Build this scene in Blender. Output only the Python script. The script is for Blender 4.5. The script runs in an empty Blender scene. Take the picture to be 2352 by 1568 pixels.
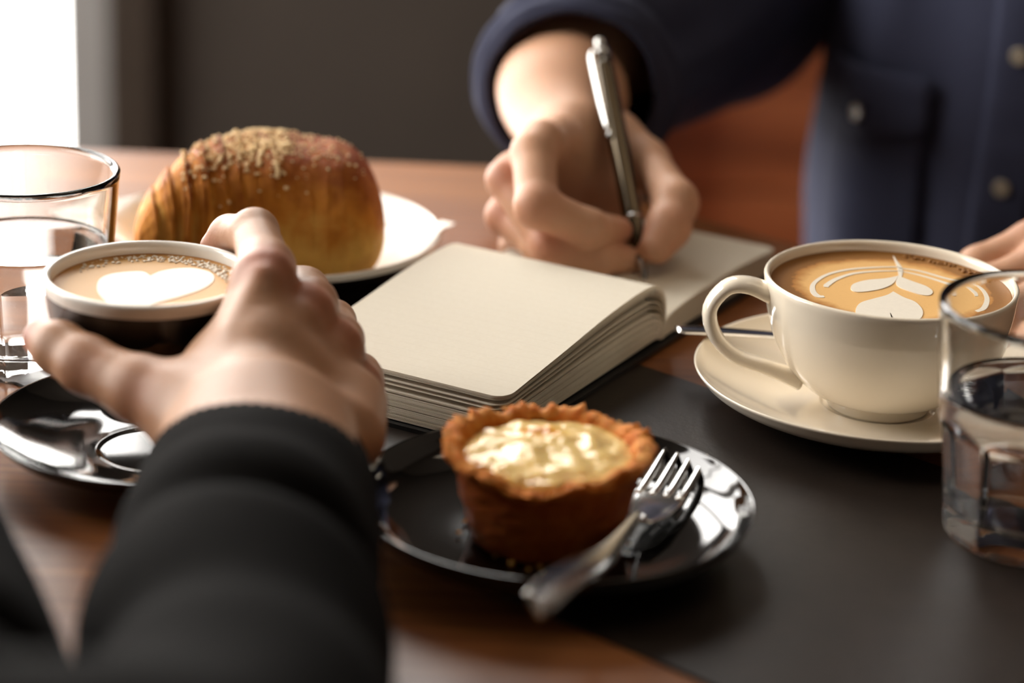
import bpy, bmesh, math, random
import numpy as np
from mathutils import Vector, Matrix, noise

random.seed(7)
SC = bpy.context.scene
COL = SC.collection
T = 0.75                                   # table top height

# ---------------------------------------------------------------- camera
cam_d = bpy.data.cameras.new('camera')
cam_d.sensor_width = 36.0
cam_d.lens = 85.0
cam_d.clip_start = 0.02
cam = bpy.data.objects.new('camera', cam_d)
COL.objects.link(cam)
PITCH, ROLL, DIST = math.radians(20.0), math.radians(2.5), 1.2
cam.matrix_world = (Matrix.Translation((0, -math.cos(PITCH) * DIST, T + math.sin(PITCH) * DIST))
                    @ Matrix.Rotation(math.pi / 2 - PITCH, 4, 'X') @ Matrix.Rotation(ROLL, 4, 'Z'))
cam_d.dof.use_dof = True
cam_d.dof.focus_distance = 1.085
cam_d.dof.aperture_fstop = 3.6
SC.camera = cam

# ---------------------------------------------------------------- world, light, exposure
world = bpy.data.worlds.new('world')
SC.world = world
world.use_nodes = True
wn = world.node_tree.nodes
wn['Background'].inputs['Color'].default_value = (1.0, 0.965, 0.92, 1)
wn['Background'].inputs['Strength'].default_value = 9.0
SC.view_settings.view_transform = 'Standard'
SC.view_settings.look = 'None'
SC.view_settings.gamma = 1.0
SC.view_settings.use_curve_mapping = False
SC.view_settings.exposure = 0.5


def area(name, loc, target, sx, sy, power, color=(1, 1, 1), portal=False):
    l = bpy.data.lights.new(name, 'AREA')
    l.shape = 'RECTANGLE'
    l.size, l.size_y = sx, sy
    l.energy = power
    l.color = color
    if portal:
        l.cycles.is_portal = True
    o = bpy.data.objects.new(name, l)
    o.location = loc
    o.rotation_euler = (Vector(target) - Vector(loc)).to_track_quat('-Z', 'Y').to_euler()
    COL.objects.link(o)
    return o


# sky portals in the two window openings, plus one warm fill light added high over the room
WL = (-1.75, 0.62, 1.70, 1.7, 2.0)         # left wall window: x, centre y, centre z, width, height
WB = (-1.0995, 1.6, 1.35, 1.24, 2.5)       # tall back wall window: centre x, y, centre z, width, height
WC = (-0.23, 1.6, 2.0, 0.50, 1.15)       # back wall window above the dark wainscot
area('portal_left', (WL[0] - 0.02, WL[1], WL[2]), (5, WL[1], WL[2]), WL[3], WL[4], 1, portal=True)
area('portal_back', (WB[0], WB[1] + 0.02, WB[2]), (WB[0], -5, WB[2]), WB[3], WB[4], 1, portal=True)
area('portal_back', (WC[0], WC[1] + 0.02, WC[2]), (WC[0], -5, WC[2]), WC[3], WC[4], 1, portal=True)
area('fill_light', (1.0, 0.1, 2.7), (0.9, -0.2, 0.75), 1.2, 0.8, 4.0, (1.0, 0.80, 0.58))  # added fill, stands for no actual lamp


# ---------------------------------------------------------------- helpers: objects
def finish(o, label=None, cat=None, group=None, kind=None):
    if label: o['label'] = label
    if cat: o['category'] = cat
    if group: o['group'] = group
    if kind: o['kind'] = kind
    return o


def thing(name, loc, label, cat, group=None, rotz=0.0):
    o = bpy.data.objects.new(name, None)
    o.empty_display_size = 0.02
    o.location = loc
    o.rotation_euler = (0, 0, rotz)
    COL.objects.link(o)
    return finish(o, label, cat, group)


def link(name, me, mat, parent=None, smooth=True, sharp=0):
    o = bpy.data.objects.new(name, me)
    if mat is not None:
        me.materials.append(mat)
    if smooth:
        me.polygons.foreach_set('use_smooth', np.ones(len(me.polygons), dtype=bool))
        if sharp:
            me.set_sharp_from_angle(angle=math.radians(sharp))
    COL.objects.link(o)
    if parent is not None:
        o.parent = parent
        # parts are modelled in world axes when the parent has identity rotation; shift them by the parent's base
        o.matrix_parent_inverse = Matrix.Identity(4)
    return o


def mesh(name, verts, faces, mat, parent=None, smooth=True):
    me = bpy.data.meshes.new(name)
    me.from_pydata([tuple(v) for v in verts], [], [tuple(f) for f in faces])
    me.update()
    return link(name, me, mat, parent, smooth)


def bm_obj(name, bm, mat, parent=None, smooth=False):
    me = bpy.data.meshes.new(name)
    bmesh.ops.recalc_face_normals(bm, faces=bm.faces[:])
    bm.to_mesh(me)
    bm.free()
    return link(name, me, mat, parent, smooth)


def box_bm(bm, x0, x1, y0, y1, z0, z1, bevel=0.0):
    r = bmesh.ops.create_cube(bm, size=1.0)
    vs = r['verts']
    for v in vs:
        v.co = Vector((x0 + (v.co.x + .5) * (x1 - x0), y0 + (v.co.y + .5) * (y1 - y0), z0 + (v.co.z + .5) * (z1 - z0)))
    if bevel > 0:
        es = list({e for v in vs for e in v.link_edges})
        bmesh.ops.bevel(bm, geom=es, offset=bevel, segments=2, affect='EDGES', profile=0.5)


def box(name, x0, x1, y0, y1, z0, z1, mat, parent=None, bevel=0.0):
    bm = bmesh.new()
    box_bm(bm, x0, x1, y0, y1, z0, z1, bevel)
    return bm_obj(name, bm, mat, parent)


def catmull(pts, n):
    """n samples along a smooth curve through pts (any dimension)"""
    P = np.array(pts, float)
    P = np.vstack([2 * P[0] - P[1], P, 2 * P[-1] - P[-2]])
    seg = len(P) - 3
    out = []
    for q in np.linspace(0, seg - 1e-9, n):
        i = int(q)
        t = q - i
        a, b, c, d = P[i], P[i + 1], P[i + 2], P[i + 3]
        out.append(0.5 * (2 * b + (c - a) * t + (2 * a - 5 * b + 4 * c - d) * t * t + (3 * b - a - 3 * c + d) * t ** 3))
    return np.array(out)


def lathe(name, prof, mat, parent=None, seg=96, rfun=None):
    """turn (r, z) points about z; rfun(r, z, angle, i) may modulate the radius"""
    V, Fs, rows = [], [], []
    for i, (r, z) in enumerate(prof):
        if r < 1e-6:
            rows.append([len(V)])
            V.append((0, 0, z))
        else:
            row = []
            for k in range(seg):
                a = 2 * math.pi * k / seg
                rr = rfun(r, z, a, i) if rfun else r
                row.append(len(V))
                V.append((rr * math.cos(a), rr * math.sin(a), z))
            rows.append(row)
    for A, B in zip(rows[:-1], rows[1:]):
        for k in range(seg):
            k2 = (k + 1) % seg
            if len(A) == 1 and len(B) == 1:
                continue
            if len(A) == 1:
                Fs.append((A[0], B[k], B[k2]))
            elif len(B) == 1:
                Fs.append((A[k], B[0], A[k2]))
            else:
                Fs.append((A[k], B[k], B[k2], A[k2]))
    me = bpy.data.meshes.new(name)
    me.from_pydata(V, [], Fs)
    me.update()
    bm = bmesh.new()
    bm.from_mesh(me)
    bmesh.ops.recalc_face_normals(bm, faces=bm.faces[:])
    bm.to_mesh(me)
    bm.free()
    return link(name, me, mat, parent)


def frames(path, up=(0, 0, 1)):
    P = np.array(path, float)
    tan = np.gradient(P, axis=0)
    tan /= np.linalg.norm(tan, axis=1)[:, None]
    n0 = np.array(up, float) - tan[0] * np.dot(up, tan[0])
    n0 /= np.linalg.norm(n0)
    N = [n0]
    for t in tan[1:]:
        n = N[-1] - t * np.dot(N[-1], t)
        N.append(n / np.linalg.norm(n))
    N = np.array(N)
    B = np.cross(tan, N)
    return P, tan, N, B


def tube(path, ra, rb, seg=24, disp=None, up=(0, 0, 1), caps=(True, True), lip=0.0, floor=None):
    """sweep an ellipse (ra along 'up', rb across) along path; lip > 0 turns the first end inwards as a hem; -> verts, faces"""
    P, tan, N, B = frames(path, up)
    n = len(P)
    ra = np.broadcast_to(np.asarray(ra, float), (n,))
    rb = np.broadcast_to(np.asarray(rb, float), (n,))
    V, F, rows = [], [], []

    def ring(i, scale=1.0, shift=0.0, d=True):
        row = []
        for k in range(seg):
            a = 2 * math.pi * k / seg
            q = disp(i / (n - 1), a) if (disp and d) else 0.0
            p = P[i] + tan[i] * shift + N[i] * math.cos(a) * (ra[i] * scale + q) + B[i] * math.sin(a) * (rb[i] * scale + q)
            if floor is not None and p[2] < floor:
                p = np.array([p[0], p[1], floor + 0.0003 * math.sin(a * 3)])
            row.append(len(V))
            V.append(tuple(p))
        return row
    if lip > 0:
        t = lip / max(ra[0], rb[0])
        m = min(n - 1, max(3, n // 6))
        for i in range(m, -1, -1):
            rows.append(ring(i, 1 - t))
        rows.append(ring(0, 1 - t * 0.8, -lip * 0.3))
        rows.append(ring(0, 1 - t * 0.2, -lip * 0.3))
    for i in range(n):
        rows.append(ring(i))
    for A, Bq in zip(rows[:-1], rows[1:]):
        for k in range(seg):
            F.append((A[k], A[(k + 1) % seg], Bq[(k + 1) % seg], Bq[k]))
    if caps[0] and lip == 0:
        F.append(tuple(rows[0][::-1]))
    if caps[1]:
        F.append(tuple(rows[-1]))
    return V, F


def merge(*vf):
    V, F = [], []
    for v, f in vf:
        o = len(V)
        V += list(v)
        F += [tuple(i + o for i in q) for q in f]
    return V, F


# ---------------------------------------------------------------- helpers: signed distance bodies
def smin(a, b, k):
    if k <= 0:
        return np.minimum(a, b)
    h = np.maximum(k - np.abs(a - b), 0) / k
    return np.minimum(a, b) - h * h * k * 0.25


class Field:
    """a scalar grid that collects tapered capsules with smooth unions and is skinned by surface nets"""
    def __init__(s, lo, hi, h):
        s.lo = np.array(lo, float)
        s.h = h
        s.n = np.ceil((np.array(hi, float) - s.lo) / h).astype(int) + 1
        s.f = np.full(s.n, 1.0, np.float32)

    def win(s, blo, bhi):
        i0 = np.clip(np.floor((np.array(blo) - s.lo) / s.h).astype(int), 0, s.n)
        i1 = np.clip(np.ceil((np.array(bhi) - s.lo) / s.h).astype(int) + 1, 0, s.n)
        sl = tuple(slice(a, b) for a, b in zip(i0, i1))
        ax = [s.lo[d] + s.h * np.arange(i0[d], i1[d]) for d in range(3)]
        return sl, np.meshgrid(*ax, indexing='ij', sparse=True)

    @staticmethod
    def cap(G, a, b, ra, rb):
        a, b = np.array(a, float), np.array(b, float)
        d = b - a
        L = float(d @ d) + 1e-12
        X, Y, Z = G
        t = np.clip(((X - a[0]) * d[0] + (Y - a[1]) * d[1] + (Z - a[2]) * d[2]) / L, 0, 1)
        return (np.sqrt((X - a[0] - t * d[0]) ** 2 + (Y - a[1] - t * d[1]) ** 2 + (Z - a[2] - t * d[2]) ** 2) - (ra + (rb - ra) * t)).astype(np.float32)

    def chain(s, pts, radii, k_in=0.003, k=0.0, cut=False):
        """a run of capsules joined with k_in, united with the grid with k"""
        P = np.array(pts, float)
        m = max(radii) + k + k_in + 3 * s.h
        sl, G = s.win(P.min(0) - m, P.max(0) + m)
        acc = None
        for i in range(len(P) - 1):
            d = s.cap(G, P[i], P[i + 1], radii[i], radii[i + 1])
            acc = d if acc is None else smin(acc, d, k_in)
        if cut:
            s.f[sl] = -smin(-s.f[sl], acc, k)
        else:
            s.f[sl] = smin(s.f[sl], acc, k)

    def union(s, other, k):
        s.f = smin(s.f, other.f, k)

    def skin(s, smooth=2):
        f = s.f
        ins = f < 0
        c = [ins[i:ins.shape[0] - 1 + i, j:ins.shape[1] - 1 + j, k:ins.shape[2] - 1 + k] for i in (0, 1) for j in (0, 1) for k in (0, 1)]
        cnt = sum(q.astype(np.int8) for q in c)
        act = (cnt > 0) & (cnt < 8)
        I = np.argwhere(act)
        idx = np.full(act.shape, -1, np.int64)
        idx[act] = np.arange(len(I))
        off = np.array([(i, j, k) for i in (0, 1) for j in (0, 1) for k in (0, 1)])
        vals = np.stack([f[I[:, 0] + o[0], I[:, 1] + o[1], I[:, 2] + o[2]] for o in off], 1).astype(float)
        acc = np.zeros((len(I), 3))
        num = np.zeros(len(I))
        for a in range(8):
            for b in range(a + 1, 8):
                if np.abs(off[a] - off[b]).sum() != 1:
                    continue
                va, vb = vals[:, a], vals[:, b]
                x = (va < 0) != (vb < 0)
                t = np.where(x, va / np.where(x, va - vb, 1), 0)
                acc += np.where(x[:, None], off[a] + t[:, None] * (off[b] - off[a]), 0)
                num += x
        V = s.lo + s.h * (I + acc / num[:, None])
        quads = []
        for d in range(3):
            e1, e2 = [(1, 2), (2, 0), (0, 1)][d]
            sh = list(f.shape)
            A = [slice(1, -1)] * 3
            A[d] = slice(0, -1)
            Bq = list(A)
            Bq[d] = slice(1, None)
            a, b = ins[tuple(A)], ins[tuple(Bq)]
            x = a != b
            E = np.argwhere(x)
            E[:, e1] += 1
            E[:, e2] += 1
            pos = a[x]
            u1 = np.zeros(3, int); u1[e1] = 1
            u2 = np.zeros(3, int); u2[e2] = 1
            q = [idx[tuple((E - m).T)] for m in (u1 + u2, u2, 0 * u1, u1)]
            Q = np.stack(q, 1)
            Q[~pos] = Q[~pos][:, ::-1]
            quads.append(Q)
        Q = np.vstack(quads)
        Q = Q[(Q >= 0).all(1)]
        ed = np.vstack([Q[:, [0, 1]], Q[:, [1, 2]], Q[:, [2, 3]], Q[:, [3, 0]]])
        for _ in range(smooth):
            S = np.zeros_like(V)
            N = np.zeros(len(V))
            for c0, c1 in ((0, 1), (1, 0)):
                for d in range(3):
                    S[:, d] += np.bincount(ed[:, c0], V[ed[:, c1], d], len(V))
                N += np.bincount(ed[:, c0], minlength=len(V))
            V = 0.4 * V + 0.6 * S / np.maximum(N, 1)[:, None]
        return V, Q


def np_mesh(name, V, Q, mat, parent=None, blush=None):
    me = bpy.data.meshes.new(name)
    Q = np.asarray(Q)
    me.vertices.add(len(V))
    me.vertices.foreach_set('co', np.asarray(V, np.float32).ravel())
    me.loops.add(Q.size)
    me.loops.foreach_set('vertex_index', Q.astype(np.int32).ravel())
    me.polygons.add(len(Q))
    me.polygons.foreach_set('loop_start', np.arange(0, Q.size, Q.shape[1], dtype=np.int32))
    me.update(calc_edges=True)
    me.validate()
    if blush is not None:
        at = me.attributes.new('blush', 'FLOAT', 'POINT')
        at.data.foreach_set('value', np.asarray(blush, np.float32))
    return link(name, me, mat, parent)


# ---------------------------------------------------------------- helpers: materials
class NT:
    def __init__(s, name):
        s.m = bpy.data.materials.new(name)
        s.m.use_nodes = True
        s.t = s.m.node_tree
        s.b = s.t.nodes['Principled BSDF']

    def n(s, kind, **kw):
        q = s.t.nodes.new(kind)
        for k, v in kw.items():
            if k in q.inputs:
                q.inputs[k].default_value = v
            else:
                setattr(q, k, v)
        return q

    def l(s, a, b):
        s.t.links.new(a, b)

    def coord(s, scale=(1, 1, 1), rot=(0, 0, 0)):
        tc = s.n('ShaderNodeTexCoord')
        mp = s.n('ShaderNodeMapping')
        mp.inputs['Scale'].default_value = scale
        mp.inputs['Rotation'].default_value = rot
        s.l(tc.outputs['Object'], mp.inputs['Vector'])
        return mp.outputs['Vector']

    def noise(s, vec, scale, detail=4, rough=0.55, dist=0.0):
        q = s.n('ShaderNodeTexNoise', Scale=scale, Detail=detail, Roughness=rough, Distortion=dist)
        s.l(vec, q.inputs['Vector'])
        return q.outputs['Fac']

    def ramp(s, fac, stops):
        q = s.n('ShaderNodeValToRGB')
        e = q.color_ramp.elements
        while len(e) < len(stops):
            e.new(0.5)
        for el, (p, c) in zip(e, stops):
            el.position = p
            el.color = (*c, 1)
        s.l(fac, q.inputs['Fac'])
        return q.outputs['Color']

    def mix(s, fac, a, b):
        q = s.n('ShaderNodeMix', data_type='RGBA')
        for sock, v in ((q.inputs[0], fac), (q.inputs[6], a), (q.inputs[7], b)):
            if hasattr(v, 'is_output'):
                s.l(v, sock)
            else:
                sock.default_value = v if not isinstance(v, tuple) else (*v, 1)
        return q.outputs[2]

    def bump(s, h, strength, dist=0.001):
        q = s.n('ShaderNodeBump', Strength=strength, Distance=dist)
        s.l(h, q.inputs['Height'])
        s.l(q.outputs['Normal'], s.b.inputs['Normal'])

    def set(s, **kw):
        names = dict(color='Base Color', rough='Roughness', metal='Metallic', spec='Specular IOR Level', coat='Coat Weight',
                     coat_rough='Coat Roughness', trans='Transmission Weight', ior='IOR', sss='Subsurface Weight', sss_r='Subsurface Radius',
                     sss_s='Subsurface Scale', sheen='Sheen Weight', sheen_rough='Sheen Roughness', alpha='Alpha')
        for k, v in kw.items():
            i = s.b.inputs[names[k]]
            if hasattr(v, 'is_output'):
                s.l(v, i)
            else:
                i.default_value = (*v, 1) if k == 'color' else v
        return s


M = {}


def plain(name, color, rough=0.5, var=0.06, scale=40, bump=0.0, **kw):
    q = NT(name)
    v = q.coord()
    nz = q.noise(v, scale)
    a = tuple(c * (1 - var) for c in color)
    b = tuple(min(1, c * (1 + var)) for c in color)
    q.set(color=q.ramp(nz, [(0.3, a), (0.7, b)]), rough=rough, **kw)
    if bump:
        q.bump(q.noise(v, scale * 6, 3), bump)
    M[name] = q.m
    return q.m


def wood(name, dark, mid, light, axis, rough, coat=0.0, scale=1.0, spec=0.5):
    q = NT(name)
    sc = [22 * scale, 22 * scale, 22 * scale]
    sc[axis] = 1.6 * scale
    v = q.coord(tuple(sc))
    n1 = q.noise(v, 1.0, 6, 0.6, 0.6)
    sc2 = [160 * scale] * 3
    sc2[axis] = 5 * scale
    n2 = q.noise(q.coord(tuple(sc2)), 1.0, 3, 0.6)
    c1 = q.ramp(n1, [(0.28, dark), (0.5, mid), (0.72, light)])
    c2 = q.ramp(n2, [(0.35, tuple(c * 0.72 for c in mid)), (0.65, light)])
    q.set(color=q.mix(0.35, c1, c2), rough=rough, spec=spec, coat=coat, coat_rough=0.18)
    q.bump(n2, 0.12, 0.0006)
    M[name] = q.m


wood('table_wood', (0.125, 0.040, 0.014), (0.21, 0.076, 0.027), (0.40, 0.155, 0.042), 0, 0.38, 0.0, 1.0, 0.32)
wood('bench_wood', (0.16, 0.045, 0.016), (0.34, 0.105, 0.038), (0.50, 0.18, 0.07), 0, 0.34, 0.05, 0.6)
plain('wall_paint', (0.044, 0.034, 0.026), 0.75, 0.08, 6, 0.05)
plain('dark_frame', (0.035, 0.024, 0.016), 0.5, 0.1, 8)
plain('grey_frame', (0.30, 0.29, 0.28), 0.5, 0.06, 8)
plain('light_wall', (0.17, 0.14, 0.11), 0.8, 0.05, 4)
plain('floor_dark', (0.075, 0.045, 0.030), 0.45, 0.2, 5)
plain('cream_china', (0.89, 0.80, 0.655), 0.10, 0.01, 30, coat=0.5, coat_rough=0.04)
plain('white_china', (0.80, 0.77, 0.71), 0.12, 0.01, 30, coat=0.4, coat_rough=0.05)
plain('black_china', (0.0045, 0.004, 0.004), 0.07, 0.1, 30, coat=0.6, coat_rough=0.03)
plain('black_mat', (0.017, 0.0115, 0.0085), 0.42, 0.15, 60, 0.10, spec=0.3)
plain('notebook_cover', (0.008, 0.008, 0.008), 0.5, 0.2, 200, 0.2)
plain('steel', (0.70, 0.69, 0.67), 0.16, 0.03, 60, metal=1.0)
plain('pen_bronze', (0.070, 0.050, 0.026), 0.22, 0.05, 60, metal=0.85, coat=0.3)
plain('pen_chrome', (0.50, 0.49, 0.47), 0.17, 0.02, 60, metal=1.0)
plain('napkin_paper', (0.86, 0.84, 0.79), 0.8, 0.02, 60, 0.15)
plain('black_knit', (0.0040, 0.0034, 0.0030), 0.95, 0.2, 90, 0.3, spec=0.04)
plain('jeans', (0.02, 0.025, 0.045), 0.85, 0.2, 90)
plain('foam', (0.80, 0.735, 0.62), 0.45, 0.02, 400, 0.05)
plain('crumbs', (0.88, 0.66, 0.36), 0.7, 0.12, 300)
plain('button', (0.32, 0.27, 0.20), 0.3, 0.1, 200)


def mk_glass(name, ior, color=(1, 1, 1), rough=0.0):
    q = NT(name)
    q.set(color=color, rough=rough, trans=1.0, ior=ior)
    M[name] = q.m


mk_glass('clear_glass', 1.50, (0.985, 0.99, 0.985))
mk_glass('water_clear', 1.333)


def mk_pane():
    q = NT('window_pane')
    tr = q.n('ShaderNodeBsdfTransparent')
    gl = q.n('ShaderNodeBsdfGlossy', Roughness=0.02)
    mx = q.n('ShaderNodeMixShader', Fac=0.06)
    q.l(tr.outputs[0], mx.inputs[1])
    q.l(gl.outputs[0], mx.inputs[2])
    q.l(mx.outputs[0], q.t.nodes['Material Output'].inputs['Surface'])
    M['pane'] = q.m


mk_pane()


def mk_skin(name, base, red):
    q = NT(name)
    v = q.coord()
    n1 = q.noise(v, 45, 4)
    at = q.n('ShaderNodeAttribute', attribute_name='blush')
    c = q.ramp(n1, [(0.3, tuple(x * 0.93 for x in base)), (0.7, tuple(min(1, x * 1.05) for x in base))])
    q.set(color=q.mix(at.outputs['Fac'], c, red), rough=0.46, sss=0.12, sss_r=(1.0, 0.30, 0.14), sss_s=0.005, spec=0.28)
    n2 = q.noise(v, 380, 4, 0.65)
    n3 = q.noise(q.coord((60, 260, 260)), 1.0, 3)
    ad = q.n('ShaderNodeMath', operation='ADD')
    q.l(n2, ad.inputs[0])
    q.l(n3, ad.inputs[1])
    q.bump(ad.outputs[0], 0.22, 0.0008)
    M[name] = q.m


mk_skin('skin', (0.57, 0.32, 0.20), (0.46, 0.14, 0.09))
mk_skin('skin_near_dim', (0.36, 0.19, 0.105), (0.31, 0.080, 0.045))  # darker skin copy: the weaker light on the near hand is in the colour
plain('nail', (0.72, 0.46, 0.36), 0.25, 0.03, 100, coat=0.3)


def mk_denim():
    q = NT('denim')
    v = q.coord((1, 1, 1))
    n1 = q.noise(v, 14, 4)
    w = q.n('ShaderNodeTexWave', Scale=260.0, Distortion=1.0)
    w.bands_direction = 'DIAGONAL'
    q.l(v, w.inputs['Vector'])
    n2 = q.noise(v, 900, 2)
    c = q.ramp(n1, [(0.25, (0.014, 0.0155, 0.030)), (0.75, (0.029, 0.032, 0.058))])
    c = q.mix(n2, c, (0.046, 0.051, 0.090))
    q.set(color=c, rough=0.9, spec=0.2)
    q.bump(w.outputs['Fac'], 0.15, 0.0004)
    M['denim'] = q.m


mk_denim()


def mk_paper():
    q = NT('page_paper')
    tc = q.n('ShaderNodeTexCoord')
    sx = q.n('ShaderNodeSeparateXYZ')
    q.l(tc.outputs['UV'], sx.inputs[0])
    # faint ruled lines run with the spine: u = distance from the spine in metres / 0.0062
    fr = q.n('ShaderNodeMath', operation='FRACT')
    q.l(sx.outputs['X'], fr.inputs[0])
    lt = q.n('ShaderNodeMath', operation='LESS_THAN')
    lt.inputs[1].default_value = 0.05
    q.l(fr.outputs[0], lt.inputs[0])
    nz = q.noise(q.coord(), 500, 3)
    ml = q.n('ShaderNodeMath', operation='MULTIPLY')
    q.l(lt.outputs[0], ml.inputs[0])
    ml.inputs[1].default_value = 0.16
    base = q.ramp(nz, [(0.3, (0.82, 0.765, 0.64)), (0.7, (0.85, 0.80, 0.68))])
    q.set(color=q.mix(ml.outputs[0], base, (0.52, 0.45, 0.36)), rough=0.8, sss=0.0)
    q.bump(nz, 0.06, 0.0003)
    tl = q.n('ShaderNodeBsdfTranslucent', Color=(0.80, 0.62, 0.30, 1))       # thin leaves let warm light through
    mx = q.n('ShaderNodeMixShader', Fac=0.22)
    q.l(q.b.outputs[0], mx.inputs[1])
    q.l(tl.outputs[0], mx.inputs[2])
    q.l(mx.outputs[0], q.t.nodes['Material Output'].inputs['Surface'])
    M['page_paper'] = q.m


mk_paper()


def mk_coffee(name, edge, mid, foam_amt):
    q = NT(name)
    v = q.coord()
    ln = q.n('ShaderNodeVectorMath', operation='LENGTH')
    q.l(v, ln.inputs[0])
    dv = q.n('ShaderNodeMath', operation='DIVIDE')
    q.l(ln.outputs['Value'], dv.inputs[0])
    dv.inputs[1].default_value = 0.05
    nz = q.noise(v, 90, 5, 0.6, 0.4)
    ad = q.n('ShaderNodeMath', operation='MULTIPLY_ADD')
    q.l(nz, ad.inputs[0])
    ad.inputs[1].default_value = 0.22
    q.l(dv.outputs[0], ad.inputs[2])
    c = q.ramp(ad.outputs[0], [(0.35, mid), (0.86, mid), (0.98, edge), (1.06, tuple(x * 0.6 for x in edge))])
    sp = q.noise(v, 700, 3, 0.7)
    c = q.mix(q.ramp(sp, [(0.60, (0, 0, 0)), (0.74, (foam_amt,) * 3)]), c, tuple(x * 0.55 for x in mid))
    q.set(color=c, rough=0.46, spec=0.22)
    q.bump(sp, 0.12, 0.0005)
    M[name] = q.m


mk_coffee('latte', (0.46, 0.20, 0.045), (0.76, 0.45, 0.165), 0.4)
mk_coffee('flat_white', (0.42, 0.17, 0.045), (0.58, 0.33, 0.115), 0.25)


def mk_pastry(name, pale, gold, brown, scale, bump=0.5, glaze=0.0):
    q = NT(name)
    v = q.coord()
    n1 = q.noise(v, scale, 6, 0.62, 0.3)
    at = q.n('ShaderNodeAttribute', attribute_name='blush')
    ad = q.n('ShaderNodeMath', operation='MULTIPLY_ADD')
    q.l(n1, ad.inputs[0])
    ad.inputs[1].default_value = 0.65
    q.l(at.outputs['Fac'], ad.inputs[2])
    q.set(color=q.ramp(ad.outputs[0], [(0.22, pale), (0.55, gold), (0.95, brown)]), rough=0.55, spec=0.14, coat=glaze, coat_rough=0.3, sss=0.08,
          sss_r=(1.0, 0.5, 0.2), sss_s=0.006)
    n2 = q.noise(v, scale * 7, 5, 0.65)
    q.bump(n2, bump, 0.0016)
    M[name] = q.m


mk_pastry('croissant_crust', (0.88, 0.52, 0.12), (0.66, 0.25, 0.030), (0.27, 0.058, 0.009), 85, 0.9, 0.0)
mk_pastry('tart_crust', (0.86, 0.45, 0.12), (0.70, 0.20, 0.026), (0.40, 0.075, 0.011), 110, 0.8, 0.0)


def mk_custard():
    q = NT('custard')
    v = q.coord()
    n1 = q.noise(v, 55, 4, 0.55, 0.5)
    at = q.n('ShaderNodeAttribute', attribute_name='blush')
    ad = q.n('ShaderNodeMath', operation='MULTIPLY_ADD')
    q.l(n1, ad.inputs[0])
    ad.inputs[1].default_value = 0.35
    q.l(at.outputs['Fac'], ad.inputs[2])
    q.set(color=q.ramp(ad.outputs[0], [(0.12, (0.92, 0.68, 0.29)), (0.42, (0.90, 0.56, 0.14)), (0.64, (0.86, 0.38, 0.035)), (1.0, (0.42, 0.14, 0.015))]),
          rough=0.22, coat=0.4, coat_rough=0.1, sss=0.15, sss_r=(1, 0.7, 0.3), sss_s=0.004)
    q.bump(q.noise(v, 150, 3, 0.6), 0.5, 0.002)
    M['custard'] = q.m


mk_custard()


def shift(parent, V):
    L = parent.location
    return [(v[0] - L.x, v[1] - L.y, v[2] - L.z) for v in V]


# ================================================================ the room
def struct(o):
    o['kind'] = 'structure'
    return o


RX0, RX1, RY0, RY1, RH = -1.75, 2.6, -3.2, 1.6, 2.8
struct(box('floor', RX0 - .2, RX1 + .2, RY0 - .2, RY1 + .2, -0.1, 0.0, M['floor_dark']))
struct(box('ceiling', RX0 - .2, RX1 + .2, RY0 - .2, RY1 + .2, RH, RH + 0.1, M['light_wall']))
struct(box('wall_right', RX1, RX1 + .15, RY0, RY1, 0, RH, M['light_wall']))
struct(box('wall_front', RX0 - .15, RX1 + .15, RY0 - .15, RY0, 0, RH, M['light_wall']))


def wall_with_holes(name, axis, pos, thick, a0, a1, holes, mat):
    """a wall along axis ('x' or 'y') with window openings (from, to, sill, head), in order"""
    bm = bmesh.new()
    blocks = []
    a = a0
    for h0, h1, z0, z1 in holes:
        blocks += [(a, h0, 0, RH), (h0, h1, 0, z0), (h0, h1, z1, RH)]
        a = h1
    blocks.append((a, a1, 0, RH))
    for (p, q, u, v) in blocks:
        if axis == 'x':
            box_bm(bm, p, q, pos, pos + thick, u, v)
        else:
            box_bm(bm, pos, pos + thick, p, q, u, v)
    return struct(bm_obj(name, bm, mat))


bx0, bx1 = WB[0] - WB[3] / 2, WB[0] + WB[3] / 2
cx0, cx1 = WC[0] - WC[3] / 2, WC[0] + WC[3] / 2
wall_with_holes('wall_back', 'x', RY1, 0.15, RX0 - .15, RX1 + .15,
                [(bx0, bx1, WB[2] - WB[4] / 2, WB[2] + WB[4] / 2), (cx0, cx1, WC[2] - WC[4] / 2, WC[2] + WC[4] / 2)], M['wall_paint'])
ly0, ly1 = WL[1] - WL[3] / 2, WL[1] + WL[3] / 2
wall_with_holes('wall_left', 'y', RX0 - .15, 0.15, RY0, RY1, [(ly0, ly1, WL[2] - WL[4] / 2, WL[2] + WL[4] / 2)], M['light_wall'])


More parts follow.
